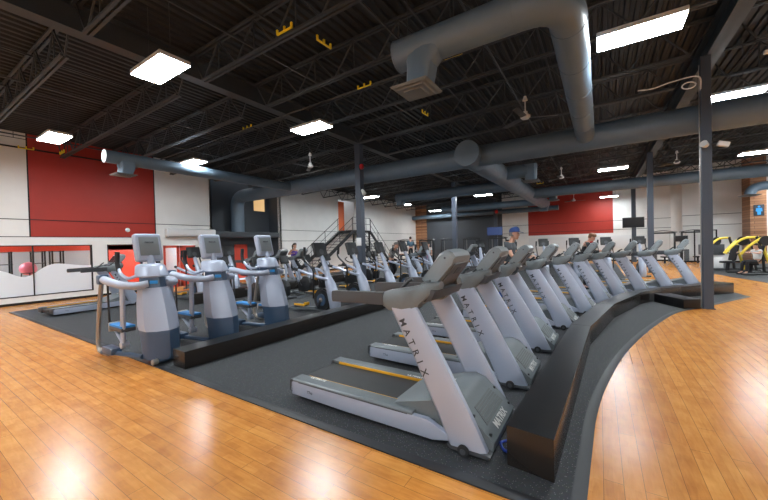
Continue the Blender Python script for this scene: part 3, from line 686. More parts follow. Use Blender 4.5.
    # crossbar under the head
    bm = new(); prism(bm, [(-.68, 1.28), (-.62, 1.25), (-.52, 1.27), (-.47, 1.36), (-.55, 1.39), (-.66, 1.34)], -.37, .37, 'xz', .01); obj('cross_bracket', bm, DGREY, t)
    # display head
    bm = new(); secs = []
    for y, k in ((-.235, .80), (-.21, .97), (0, 1.0), (.21, .97), (.235, .80)):
        pr = [(-.68, 1.44), (-.59, 1.345), (-.55, 1.355), (-.345, 1.62), (-.33, 1.675), (-.36, 1.72), (-.42, 1.742), (-.49, 1.705)]
        cx, cz = -.505, 1.54; secs.append([(cx + (x - cx) * (k * .4 + .6), y, cz + (z - cz) * k) for x, z in pr])
    loft(bm, secs); hd = obj('display_head', bm, GREYL, t)
    bm = new(); U2 = Vector((.205, 0, .265)).normalized(); N2 = Vector((0, 1, 0)).cross(U2)
    def G(yy, uu, nn): return tuple(Vector((-.554, 0, 1.35)) + Vector((0, 1, 0)) * yy + U2 * uu + N2 * nn)
    loft(bm, [[G(-.19, .02, q), G(.19, .02, q), G(.19, .33, q), G(-.19, .33, q)] for q in (.004, .016)]); bp = obj('back_panel', bm, HEADB, hd)
    bm = new(); loft(bm, [[G(-.06, .2, q), G(.06, .2, q), G(.05, .28, q), G(-.05, .28, q)] for q in (.016, .02)]); obj('emblem', bm, DGREY, bp)
    bm = new(); V2 = Vector((.19, 0, .26)).normalized(); N3 = V2.cross(Vector((0, 1, 0)))
    def H_(yy, uu, nn): return tuple(Vector((-.675, 0, 1.45)) + Vector((0, 1, 0)) * yy + V2 * uu + N3 * nn)
    loft(bm, [[H_(-.19, .02, q), H_(.19, .02, q), H_(.19, .28, q), H_(-.19, .28, q)] for q in (-.002, .006)]); obj('screen', bm, SCREEND, hd)
    for y, z in ((-.235, 1.44), (-.235, 1.66)): obj('bolt', cyl(new(), (-.585 if z < 1.5 else -.43, y + .008, z), .011, .02, 'y', 8), DGREY, hd)
    return t

TL = ['silver treadmill nearest the camera, front of the curved row', 'second treadmill from the camera in the curved row', 'third treadmill from the camera, left of the man in cap', 'fourth treadmill in the curved row, under the man in cap', 'fifth treadmill from the camera in the curved row', 'sixth treadmill from the camera in the curved row', 'seventh treadmill in the curved row, near the red collared person', 'third from last treadmill of the curved row', 'second to last treadmill of the curved row', 'last treadmill of the curved row, beside the tall column']
tm = build_treadmill(TL[0])
TP = [(-.785, 3.16, 0), (-.74, 4.7, 0), (-.66, 6.3, 0), (-.42, 8.02, -1), (-.08, 9.72, -2), (.3, 11.08, -3), (.74, 12.28, -5), (1.35, 13.35, -6), (2.12, 14.4, -8), (2.95, 15.42, -9)]
tread = []
for k, (x, y, a) in enumerate(TP):
    loc = (x, y, .008); rz = R(a)
    if k == 0: tm.location = loc
    else: dup(tm, loc, rz, TL[k])
    tread.append((loc, rz))
# far left row
dup(tm, (-13.8, 5.1, .008), R(97), 'silver treadmill at far left, facing away beside the long window')
for x, y, lab in [(-11.85, 9.2, 'far left row treadmill, third machine before the dark alcove'), (-11.85, 10.45, 'far left row treadmill just before the running woman'), (-11.85, 11.7, 'far left row treadmill under the woman in purple')]:
    dup(tm, (x, y, .008), 0, lab)

# blue power cable by the nearest machine
bm = new(); tube(bm, spl([(-.83, 3.2, .1), (-.72, 3.3, .03), (-.66, 3.15, .025), (-.76, 3.02, .022), (-.68, 2.93, .02), (-.665, 3.4, .02)]), .012, 6); o = obj('power_cable', bm, CABLEB); tag(o, 'blue power cable on the floor before the nearest treadmill', 'cable')
bm = new(); tube(bm, spl([(-.83, 3.3, .08), (-.75, 3.5, .022), (-.69, 3.75, .02), (-.75, 4.1, .02), (-.7, 4.5, .02)]), .008, 6); o = obj('power_cable', bm, BLACK); tag(o, 'black power cable along the curb between first two treadmills', 'cable')

# ================================================================== ADAPTIVE MOTION TRAINER (blue pedals)
def build_amt(lab):
    t = thing('cross_trainer', lab, 'cross trainer', (0, 0, 0), 0, 'blue pedal cross trainers')
    def sec(cx, hw, hd, z, lean=0):
        # plan outline with a creased front, +x front
        return [(cx + hd, 0, z), (cx + hd * .72, hw * .62, z), (cx + hd * .25, hw, z), (cx - hd * .7, hw, z), (cx - hd, hw * .7, z), (cx - hd, -hw * .7, z), (cx - hd * .7, -hw, z), (cx + hd * .25, -hw, z), (cx + hd * .72, -hw * .62, z)]
    bm = new(); loft(bm, [sec(-.25, .235, .25, .07), sec(-.26, .24, .255, .3), sec(-.29, .25, .265, .52)]); obj('lower_shroud', bm, BLUEG, t)
    bm = new(); loft(bm, [sec(-.29, .252, .268, .52), sec(-.32, .262, .27, .60), sec(-.40, .238, .245, .95), sec(-.46, .208, .21, 1.16), sec(-.47, .205, .20, 1.2)]); obj('mid_shroud', bm, LSILVER, t)
    bm = new(); loft(bm, [sec(-.47, .18, .19, 1.19), sec(-.50, .165, .17, 1.38)]); band = obj('neck_band', bm, BLUEG, t)
    bm = new(); box(bm, (-.335, -.07, 1.29), (.03, .11, .055), .008, Matrix.Rotation(-.62, 3, 'Z')); bm2 = bm; obj('badge', bm, CYAN, band)
    bm = new(); loft(bm, [sec(-.49, .195, .20, 1.37), sec(-.50, .22, .225, 1.39), sec(-.56, .19, .20, 1.55), sec(-.58, .165, .16, 1.58), sec(-.58, .12, .11, 1.59)]); obj('hood', bm, LSILVER, t)
    bm = new(); tube(bm, [(-.56, 0, 1.56), (-.62, 0, 1.72), (-.66, 0, 1.82)], .055, 10); obj('console_neck', bm, SILVER, t)
    # console: slab leaning back towards the user
    rot = Matrix.Rotation(R(-14), 3, 'Y')
    bm = new(); box(bm, (0, 0, 0), (.13, .40, .48), .045, rot, 3); bmesh.ops.translate(bm, vec=(-.68, 0, 1.86), verts=bm.verts); cs = obj('console', bm, LSILVER, t)
    bm = new(); box(bm, (0, 0, 0), (.012, .29, .32), .004, rot); bmesh.ops.translate(bm, vec=(-.613, 0, 1.885), verts=bm.verts); cb = obj('back_panel', bm, GREYL, cs)
    text('lettering', 'PRECOR', .036, INK, cb, (0, 1, 0), (-.24, 0, .97), (-.617, 0, 1.95), bold=.001)
    bm = new(); box(bm, (0, 0, 0), (.06, .2, .14), .012, rot); bmesh.ops.translate(bm, vec=(-.62, 0, 1.75), verts=bm.verts); obj('bracket', bm, LSILVER, cs)
    bm = new(); box(bm, (0, 0, 0), (.012, .36, .38), .004, rot); bmesh.ops.translate(bm, vec=(-.733, 0, 1.87), verts=bm.verts); obj('screen', bm, SCREEND, cs)
    for s in (-1, 1):
        # fixed side arm and rear leg
        bm = new(); tube(bm, spl([(-.38, s * .13, 1.27), (-.44, s * .27, 1.25), (-.66, s * .385, 1.26), (-1.0, s * .41, 1.29), (-1.36, s * .41, 1.33)]), [.058] * 6 + [.062] * 12 + [.066] * 7, 12); a = obj('side_arm', bm, LSILVER, t)
        bm = new(); box(bm, (-1.42, s * .41, 1.33), (.15, .15, .17), .035); obj('arm_end_cap', bm, BLUEG, a)
        bm = new(); tube(bm, spl([(-1.43, s * .42, 1.29), (-1.52, s * .42, 1.0), (-1.66, s * .42, .45), (-1.68, s * .42, .16), (-1.58, s * .42, .06), (-1.3, s * .40, .05)]), .035, 10); obj('rear_leg', bm, WARMTUBE, t)
        bm = new(); tube(bm, [(-1.30, s * .38, 1.29), (-1.33, s * .36, .5)], .016, 8); obj('damper_rod', bm, BLACK, t)
        bm = new(); tube(bm, spl([(-1.5, s * .42, .06), (-1.0, s * .36, .10), (-.4, s * .24, .1)]), .04, 8); obj('base_rail', bm, BLUEG, t)
        bm = new(); box(bm, (-1.22, s * .38, .13), (.42, .16, .11), .03); obj('base_foot', bm, BLUEG, t)
        # moving handle
        bm = new(); tube(bm, spl([(-.60, s * .2, 1.40), (-.72, s * .28, 1.36), (-.9, s * .31, 1.42), (-1.02, s * .31, 1.52)]), .026, 10); mh = obj('moving_handle', bm, SILVER, t)
        bm = new(); tube(bm, spl([(-1.0, s * .31, 1.47), (-1.06, s * .31, 1.62), (-1.04, s * .31, 1.80)]), .036, 10); obj('grip', bm, BRUB, mh)
        # vertical drive link and pedal link
        bm = new(); tube(bm, [(-.72, s * .37, 1.27), (-.78, s * .36, .30)], .048, 10, .75); obj('drive_link', bm, SILVER, t)
        up = .12 if s < 0 else -.06
        bm = new(); tube(bm, [(-.78, s * .35, .27), (-1.2, s * .32, .36 + up)], .034, 8); tube(bm, [(-.78, s * .29, .27), (-.78, s * .40, .27)], .055, 12); obj('pedal_link', bm, SILVER, t)
        bm = new(); box(bm, (-.98, s * .30, .42 + up * .8), (.52, .21, .07), .02); pd = obj('pedal', bm, DGREY, t)
        bm = new(); box(bm, (-.98, s * .30, .457 + up * .8), (.50, .20, .06), .012); obj('pedal_pad', bm, BLUEP, pd)
        bm = new(); box(bm, (-1.25, s * .30, .42 + up * .8), (.06, .2, .16), .02); obj('pedal_casing', bm, CHROME, pd)
        bm = new(); cyl(bm, (-.08, s * .2, .055), .045, .09, 'y', 14, .01); obj('transport_wheel', bm, CHROME, t)
    bm = new(); tube(bm, [(-.08, -.2, .055), (-.08, .2, .055)], .03, 8); obj('front_axle', bm, BLUEG, t)
    return t
AL = ['nearest blue-pedal cross trainer, left end beside the wood floor', 'second blue-pedal cross trainer behind the black curb', 'third blue-pedal cross trainer, right of the other two']
am = build_amt(AL[0])
am.location = (-5.82, 2.62, .008)
dup(am, (-5.82, 3.72, .008), 0, AL[1]); dup(am, (-5.82, 4.98, .008), 0, AL[2])

# ================================================================== ELLIPTICALS (silver body, amber pedals)
def build_elliptical(lab):
    t = thing('elliptical', lab, 'elliptical', (0, 0, 0), 0, 'silver ellipticals')
    # leaning silver body
    bm = new(); secs = []
    for x, z, w, dd in ((-.12, .03, .13, .15), (-.13, .25, .14, .17), (-.19, .55, .14, .18), (-.27, .8, .125, .16), (-.34, .95, .095, .11), (-.38, 1.08, .06, .065)):
        secs.append([(x + dd * math.cos(a), w * math.sin(a), z) for a in [2 * PI * k / 14 for k in range(14)]])
    loft(bm, secs); obj('body', bm, SILVER, t)
    bm = new(); tube(bm, [(-.34, 0, .98), (-.42, 0, 1.22), (-.55, 0, 1.5), (-.6, 0, 1.58)], [.075, .07, .06, .05], 10); obj('neck', bm, SILVER, t)
    rot = Matrix.Rotation(R(-18), 3, 'Y')
    bm = new(); box(bm, (0, 0, 0), (.10, .46, .40), .03, rot); bmesh.ops.translate(bm, vec=(-.63, 0, 1.72), verts=bm.verts); cs = obj('console', bm, BLACK, t)
    bm = new(); box(bm, (0, 0, 0), (.01, .40, .3), .003, rot); bmesh.ops.translate(bm, vec=(-.684, 0, 1.735), verts=bm.verts); obj('screen', bm, SCREEND, cs)
    bm = new(); cyl(bm, (0, 0, 0), .09, .05, 'x', 18, .01); bmesh.ops.rotate(bm, cent=(0, 0, 0), matrix=rot, verts=bm.verts); bmesh.ops.translate(bm, vec=(-.58, 0, 1.66), verts=bm.verts); obj('swivel', bm, DGREY, cs)
    # flywheel housing behind the body
    bm = new(); cyl(bm, (-.52, 0, .36), .31, .20, 'y', 32, .04); fw = obj('flywheel_housing', bm, BLACK, t)
    for s in (-1, 1):
        bm = new(); cyl(bm, (-.52, s * .11, .36), .16, .03, 'y', 28, .006); obj('flywheel_disc', bm, BLUEG, fw)
        bm = new(); cyl(bm, (-.52, s * .13, .36), .06, .02, 'y', 16); obj('hub', bm, CHROME, fw)
        bm = new(); bar(bm, (-.52, s * .15, .36), (-.52 - .1, s * .16, .36 + .2 * s), .05, .03); obj('crank', bm, DGREY, fw)
        # static arm
        bm = new(); tube(bm, spl([(-.3, s * .07, .92), (-.5, s * .2, .98), (-.9, s * .32, 1.12), (-1.15, s * .33, 1.18)]), .04, 10); a = obj('static_arm', bm, SILVER, t)
        bm = new(); tube(bm, [(-1.12, s * .33, 1.175), (-1.3, s * .33, 1.21)], .045, 10); obj('grip', bm, BRUB, a)
        # moving handle
        bm = new(); tube(bm, spl([(-.62, s * .3, .42), (-.60, s * .3, .9), (-.62, s * .3, 1.2), (-.85 + .12 * s, s * .27, 1.5), (-.82 + .12 * s, s * .26, 1.78)]), .024, 8); mh = obj('moving_handle', bm, BLACK, t)
        bm = new(); tube(bm, [(-.84 + .12 * s, s * .265, 1.56), (-.82 + .12 * s, s * .26, 1.8)], .034, 10); obj('grip', bm, BRUB, mh)
        # pedal arm and pedal
        z0 = .28 + .14 * s
        bm = new(); bar(bm, (-.62, s * .2, .36 + .2 * s), (-1.72, s * .17, z0 - .1), .07, .06); obj('pedal_arm', bm, GREYP, t)
        bm = new(); box(bm, (-1.2, s * .19, z0 + .06), (.42, .17, .05), .02); pd = obj('pedal', bm, BLACK, t)
        bm = new(); box(bm, (-1.0, s * .19, z0 + .10), (.05, .175, .07), .01); box(bm, (-1.2, s * .275, z0 + .07), (.40, .012, .055), .004); obj('pedal_trim', bm, YEL, pd)
        bm = new(); tube(bm, [(-1.8, s * .18, .06), (-.3, s * .13, .06)], .04, 8); obj('base_rail', bm, DGREY, t)
    bm = new(); tube(bm, [(-1.8, -.3, .05), (-1.8, .3, .05)], .045, 10); obj('rear_foot', bm, DGREY, t)
    bm = new(); tube(bm, [(-.1, -.3, .05), (-.1, .3, .05)], .045, 10); obj('front_foot', bm, DGREY, t)
    bm = new(); cyl(bm, (-.06, 0, .85), .10, .035, 'x', 4); bmesh.ops.scale(bm, vec=(1, .9, .5), verts=bm.verts); bmesh.ops.translate(bm, vec=(-.74, 0, .50), verts=bm.verts); obj('trim_patch', bm, YEL, t)
    return t
EL = [(-5.85, 6.78, 'silver elliptical right of the blue-pedal cross trainers'), (-5.85, 8.2, 'second silver elliptical, directly left of the central column'), (-5.85, 9.75, 'third silver elliptical, just right of the central column'), (-5.85, 11.45, 'fourth silver elliptical, in front of the grey blurred rider'), (-5.8, 13.3, 'fifth silver elliptical beyond the grey blurred rider')]
el = build_elliptical(EL[0][2]); el.location = (EL[0][0], EL[0][1], .008)
for x, y, lab in EL[1:]: dup(el, (x, y, .008), 0, lab)
# a further block of ellipticals behind, and the machines past the end of the curved row
for x, y, rz, lab in [(-11.85, 6.5, 0, 'far left row elliptical nearest, seen between the first two cross trainers'), (-11.85, 7.85, 0, 'far left row elliptical, second, before the red doors'), 
                      (-3.6, 17.5, -1.2, 'black console elliptical behind the man in cap'), (-2.2, 18.3, -1.2, 'black console elliptical left of the blue screen machines'), (-.9, 18.6, -1.3, 'black console elliptical behind the red collared person'), (.4, 19.0, -1.35, 'black console elliptical right of the red collared person'), (1.7, 19.4, -1.4, 'black console elliptical under the far television column'), (-4.9, 16.6, -1.1, 'black console elliptical below the blue television')]:
    dup(el, (x, y, .008), rz, lab)
def build_bike(lab):
    t = thing('exercise_bike', lab, 'exercise bike', (0, 0, 0), 0, 'dark exercise bikes')
    bm = new(); tube(bm, [(-.15, -.28, .05), (-.15, .28, .05)], .04, 8); obj('front_foot', bm, DGREY, t)
    bm = new(); tube(bm, [(-1.1, -.28, .05), (-1.1, .28, .05)], .04, 8); obj('rear_foot', bm, DGREY, t)
    bm = new(); bar(bm, (-.15, 0, .08), (-1.1, 0, .08), .09, .07); obj('base_rail', bm, GREYP, t)
    bm = new(); prism(bm, [(-.2, .1), (-.16, .45), (-.28, .68), (-.5, .7), (-.78, .45), (-.8, .12)], -.09, .09, 'xz', .03); obj('drive_housing', bm, BLACK, t)
    bm = new(); tube(bm, [(-.3, 0, .62), (-.28, 0, 1.0), (-.34, 0, 1.22)], .045, 10); obj('mast', bm, SILVER, t)
    bm = new(); box(bm, (-.37, 0, 1.38), (.08, .34, .3), .025, Matrix.Rotation(R(-22), 3, 'Y')); cs = obj('console', bm, BLACK, t)
    for s in (-1, 1):
        bm = new(); tube(bm, spl([(-.31, s * .04, 1.08), (-.42, s * .22, 1.1), (-.58, s * .27, 1.22), (-.5, s * .22, 1.32)]), .02, 8); obj('handlebar', bm, BRUB, t)
        bm = new(); bar(bm, (-.55, s * .13, .35), (-.55 + .12 * s, s * .14, .35 - .14 * s), .03); box(bm, (-.55 + .12 * s, s * .19, .35 - .14 * s), (.12, .1, .03), .01); obj('pedal_crank', bm, DGREY, t)
    bm = new(); tube(bm, [(-.78, 0, .3), (-.98, 0, .86)], .04, 10); obj('seat_post', bm, SILVER, t)
    bm = new(); loft(bm, [[(x, w * math.cos(a), .93 + .035 * math.sin(a)) for a in [2 * PI * q / 10 for q in range(10)]] for x, w in ((-.78, .03), (-.88, .05), (-1.0, .1), (-1.12, .12), (-1.17, .09))]); obj('saddle', bm, BRUB, t)
    return t
bk = build_bike('dark exercise bike nearest, behind the first silver elliptical'); bk.location = (-9.0, 6.9, .008)
for x, y, lab in [(-9.0, 8.0, 'dark exercise bike, second behind the silver ellipticals'), (-9.0, 9.1, 'dark exercise bike, third, left of the central column'), (-9.0, 10.2, 'dark exercise bike, fourth, beside the central column'), (-9.0, 11.9, 'dark exercise bike, fifth, right of the central column'), (-9.0, 13.1, 'dark exercise bike, sixth, before the stairs'), (-9.4, 14.3, 'dark exercise bike, rearmost of the row'), (-6.3, 18.2, 'dark exercise bike beyond the grey treadmills, left'), (-5.2, 18.6, 'dark exercise bike beyond the grey treadmills, right')]:
    dup(bk, (x, y, .008), 0, lab)
for x, y, lab in [(-7.1, 15.4, 'grey treadmill beyond the silver ellipticals, left one'), (-4.6, 15.6, 'grey treadmill beyond the silver ellipticals, right one')]:
    dup(tm, (x, y, .008), -.2, lab)

# ================================================================== STAIRS
st = thing('steel_staircase', 'black steel twin staircase with landing before the orange door', 'staircase', (0, 0, 0))
LZ = 3.06; yA, yB, x0, x1 = 20.45, 22.75, -17.45, -15.95
bm = new(); b2(bm, x0, x1, yA, yB, LZ - .18, LZ); obj('landing', bm, BLACK, st)
def flight(ya, za, yb, zb):
    for x in (x0 + .03, x1 - .03):
        bm = new(); bar(bm, (x, ya, za - .12), (x, yb, zb + .06), .05, .24); obj('stringer', bm, BLACK, st)
    bm = new(); n = 14
    for i in range(1, n):
        k = i / n; y = ya + (yb - ya) * k; z = za + (zb - za) * k; b2(bm, x0, x1, y - .13, y + .13, z - .03, z)
    obj('step', bm, DGREY, st)
    for x in (x0 + .03, x1 - .03):
        bm = new(); tube(bm, [(x, ya, za + .98), (x, yb, zb + 1.0)], .022, 6); tube(bm, [(x, ya, za + .5), (x, yb, zb + .5)], .014, 6)
        for k in (0.02, .35, .68, .98): y = ya + (yb - ya) * k; z = za + (zb - za) * k; tube(bm, [(x, y, z - .1), (x, y, z + .99)], .02, 6)
        obj('handrail', bm, BLACK, st)
flight(yA, LZ, 15.9, .01); flight(yB, LZ, 26.0, .01)
bm = new()
for a, b in (((x1 - .03, yA), (x1 - .03, yB)),):
    for z in (LZ + 1.0, LZ + .5): tube(bm, [(*a, z), (*b, z)], .02, 6)
    for k in (0, .25, .5, .75, 1): y = yA + (yB - yA) * k; tube(bm, [(x1 - .03, y, LZ - .1), (x1 - .03, y, LZ + 1.0)], .02, 6)
obj('guard_rail', bm, BLACK, st)
for y in (yA + .1, yB - .1):
    bm = new(); b2(bm, x1 - .12, x1 - .02, y - .06, y + .06, 0.001, LZ - .18); obj('post', bm, BLACK, st)

# ================================================================== GYM MACHINES IN THE DISTANCE
def build_rack(name, lab, cat, h=2.2, w=1.4):
    t = thing(name, lab, cat, (0, 0, 0), 0, 'dark cable machines along the far wall')
    for s in (-1, 1):
        bm = new(); b2(bm, s * w / 2 - .05, s * w / 2 + .05, -.05, .05, 0, h, .008); obj('upright', bm, BLACK, t)
        bm = new(); b2(bm, s * w / 2 - .05, s * w / 2 + .05, -.6, .6, 0, .08, .01); obj('foot', bm, BLACK, t)
        bm = new()
        for i in range(12): b2(bm, s * (w / 2 - .25) - .12, s * (w / 2 - .25) + .12, -.08, .08, .12 + .07 * i, .18 + .07 * i, .006)
        obj('weight_stack', bm, DGREY, t)
        bm = new(); tube(bm, [(s * (w / 2 - .25), .1, .1), (s * (w / 2 - .25), .1, h - .1)], .012, 6); obj('guide_rod', bm, CHROME, t)
    bm = new(); b2(bm, -w / 2, w / 2, -.05, .05, h - .1, h, .008); obj('crossbar', bm, BLACK, t)
    bm = new(); tube(bm, spl([(-w / 2 - .15, 0, h - .02), (-.2, 0, h + .1), (.2, 0, h + .1), (w / 2 + .15, 0, h - .02)]), .025, 8); obj('pull_bar', bm, BLACK, t)
    bm = new(); box(bm, (0, -.45, .45), (.4, .45, .08), .03); b2(bm, -.04, .04, -.5, -.4, 0, .42); obj('seat', bm, DKT, t)
    return t
rk = build_rack('cable_machine', 'black cable machine before the grey wall, leftmost', 'cable machine'); rk.location = (-13.6, 28.5, .008)
for x, y, lab in [(-11.6, 29, 'black cable machine before the grey wall, second from left'), (-9.6, 29.4, 'black cable machine before the grey wall, right of the thin column'), (-7.4, 29.6, 'black cable machine before the grey wall, below the blue television'), (-15.4, 27.6, 'black cable machine by the wood clad far corner'), (3.8, 31.0, 'black cable machine under the white wall right of the far column'), (5.6, 31.4, 'black cable machine beside the framed doorway')]:
    dup(rk, (x, y, .008), .15, lab)
# plate-loaded machines with yellow arms
def build_lever(lab):
    t = thing('plate_machine', lab, 'weight machine', (0, 0, 0), 0, 'yellow plate-loaded machines')
    for s in (-1, 1):
        bm = new(); tube(bm, [(s * .55, -.8, .06), (s * .55, .8, .06)], .05, 6); obj('base_rail', bm, BLACK, t)
        bm = new(); tube(bm, [(s * .55, .6, .06), (s * .5, .5, 1.2), (s * .42, .25, 1.75)], .06, 6); obj('frame_post', bm, BLACK, t)
        bm = new(); tube(bm, spl([(s * .45, .35, 1.72), (s * .55, -.15, 1.66), (s * .55, -.6, 1.3), (s * .5, -.85, .95)]), .055, 8); la = obj('lever_arm', bm, YELM, t)
        bm = new(); tube(bm, [(s * .5, -.8, 1.0), (s * .25, -.85, .98)], .03, 8); obj('grip', bm, BRUB, la)
        bm = new(); cyl(bm, (s * .72, -.1, 1.55), .22, .07, 'x', 24, .015); obj('weight_plate', bm, BLACK, t)
    bm = new(); tube(bm, [(-.55, .75, .06), (.55, .75, .06)], .05, 6); obj('rear_brace', bm, BLACK, t)
    bm = new(); tube(bm, [(0, .6, .08), (0, .3, 1.0), (0, .2, 1.5)], .06, 6); obj('spine', bm, YELM, t)
    bm = new(); box(bm, (0, -.25, .48), (.42, .45, .1), .035); bar(bm, (0, -.25, .05), (0, -.2, .46), .1); obj('seat', bm, DKT, t)
    bm = new(); box(bm, (0, .08, .95), (.36, .1, .8), .035, Matrix.Rotation(R(-14), 3, 'X')); obj('back_pad', bm, DKT, t)
    return t
lv = build_lever('yellow and black plate machine left, before the white right wall'); lv.location = (5.7, 24.0, .008); lv.rotation_euler = (0, 0, R(-60))
dup(lv, (6.1, 22.3, .008), R(-75), 'yellow and black plate machine with the seated person')
dup(lv, (7.75, 25.6, .008), R(-50), 'yellow and black plate machine at the right edge under the sign')
t = thing('plate_tree', 'short black weight plate tree at the right edge', 'plate rack', (6.3, 19.1, .008)); bm = new(); tube(bm, [(0, 0, .05), (0, 0, 1.1)], .04, 8); obj('post', bm, BLACK, t); bm = new(); bar(bm, (-.35, 0, .04), (.35, 0, .04), .07); bar(bm, (0, -.35, .04), (0, .35, .04), .07); obj('base', bm, BLACK, t)
for s in (-1, 1):
    bm = new(); cyl(bm, (s * .12, 0, .7), .22, .06, 'x', 22, .012); obj('weight_plate', bm, BLACK, t)
# shelf unit with speaker right of the tall column
t = thing('cabinet', 'grey low cabinet right behind the tall column', 'cabinet', (5.45, 26.6, .008)); bm = new(); b2(bm, -.45, .45, -.25, .25, 0, .75, .01); obj('body', bm, WPLAS, t); bm = new(); b2(bm, -.5, .5, -.3, .3, .75, 1.35, .02); obj('upper_box', bm, DGREY, t)
tv((3.35, 21.5, 1.75), .1, .5, 'dark upright screen seen left behind the tall column', SCREEND, [(0, .03, 0), (0, .08, 0), (0, .08, -1.74)])
# stair climber under the standing man at far left
t = thing('stair_climber', 'dark stair climber machine under the pair near the wood corner', 'stair climber', (-11.9, 22.2, .008), 2.2)
bm = new(); prism(bm, [(-.7, 0), (.5, 0), (.5, .9), (.2, .9), (-.7, .3)], -.35, .35, 'xz', .03); obj('body', bm, DGREY, t)
bm = new()
for i in range(3): b2(bm, -.55 + .28 * i, -.3 + .28 * i, -.3, .3, .33 + .2 * i, .37 + .2 * i)
obj('step', bm, BLACK, t)
for s in (-1, 1):
    bm = new(); tube(bm, spl([(-.6, s * .38, 1.3), (.1, s * .38, 1.7), (.45, s * .36, 1.7), (.5, s * .34, .6)]), .03, 8); obj('handrail', bm, SILVER, t)
bm = new(); box(bm, (.5, 0, 1.9), (.1, .5, .35), .03); bar(bm, (.48, 0, .85), (.5, 0, 1.75), .1); obj('console', bm, BLACK, t)

# ================================================================== PEOPLE
def skin(verts, edges, radii, sub=2, root=0):
    me = bpy.data.meshes.new('sk'); me.from_pydata([Vector(v) for v in verts], edges, []); o = bpy.data.objects.new('sk', me); C.objects.link(o)
    m = o.modifiers.new('s', 'SKIN'); m.use_smooth_shade = True; m.branch_smoothing = .6
    lay = me.skin_vertices[0].data
    for i, r in enumerate(radii): lay[i].radius = (r, r) if not hasattr(r, '__len__') else r
    for i in range(len(verts)): lay[i].use_root = (i == root)
    s = o.modifiers.new('u', 'SUBSURF'); s.levels = sub; s.render_levels = sub
    bpy.context.view_layer.update()
    r = bpy.data.meshes.new_from_object(o.evaluated_get(bpy.context.evaluated_depsgraph_get()))
    bpy.data.objects.remove(o); bpy.data.meshes.remove(me)
    return r
def add_mesh(bm, me): bm.from_mesh(me); bpy.data.meshes.remove(me); return bm
def hand(bm, w, d, side, curl=.9):
    """palm, four unequal bent fingers and a thumb; w wrist, d forearm direction, side +1 left"""
    w = Vector(w); d = Vector(d).normalized(); dn = Vector((0, 0, -1)); 
    if abs(d.z) > .85: dn = Vector((1, 0, 0)) if d.z < 0 else Vector((-1, 0, 0))
    ac = d.cross(dn).normalized(); dn = ac.cross(d).normalized()
    k = w + d * .09
    secs = []
    for f, hw, ht in ((-.01, .024, .02), (.03, .036, .017), (.085, .042, .013)):
        c = w + d * f; secs.append([c + ac * hw * math.cos(a) + dn * ht * math.sin(a) for a in [2 * PI * q / 10 for q in range(10)]])
    loft(bm, secs)
    for i, (off, L) in enumerate(((-.032, .062), (-.011, .075), (.011, .079), (.031, .07))):
        p0 = k + ac * off; p1 = p0 + d * L * .45 + dn * L * .12 * curl; p2 = p1 + d * L * .22 + dn * L * .38 * curl; p3 = p2 - d * L * .05 * curl + dn * L * .35 * curl
        tube(bm, [p0 - d * .02, p0, p1, p2, p3], [.0095, .0095, .009, .008, .006], 6)
    s = ac * .04 * side
    tube(bm, [w + d * .03 + s * .6, w + d * .06 + s * 1.3, w + d * .09 + s * 1.3 + dn * .03], [.012, .0105, .008], 6)
def limbs(j, names, rad):
    return [j[n] for n in names], [rad[n] for n in names]
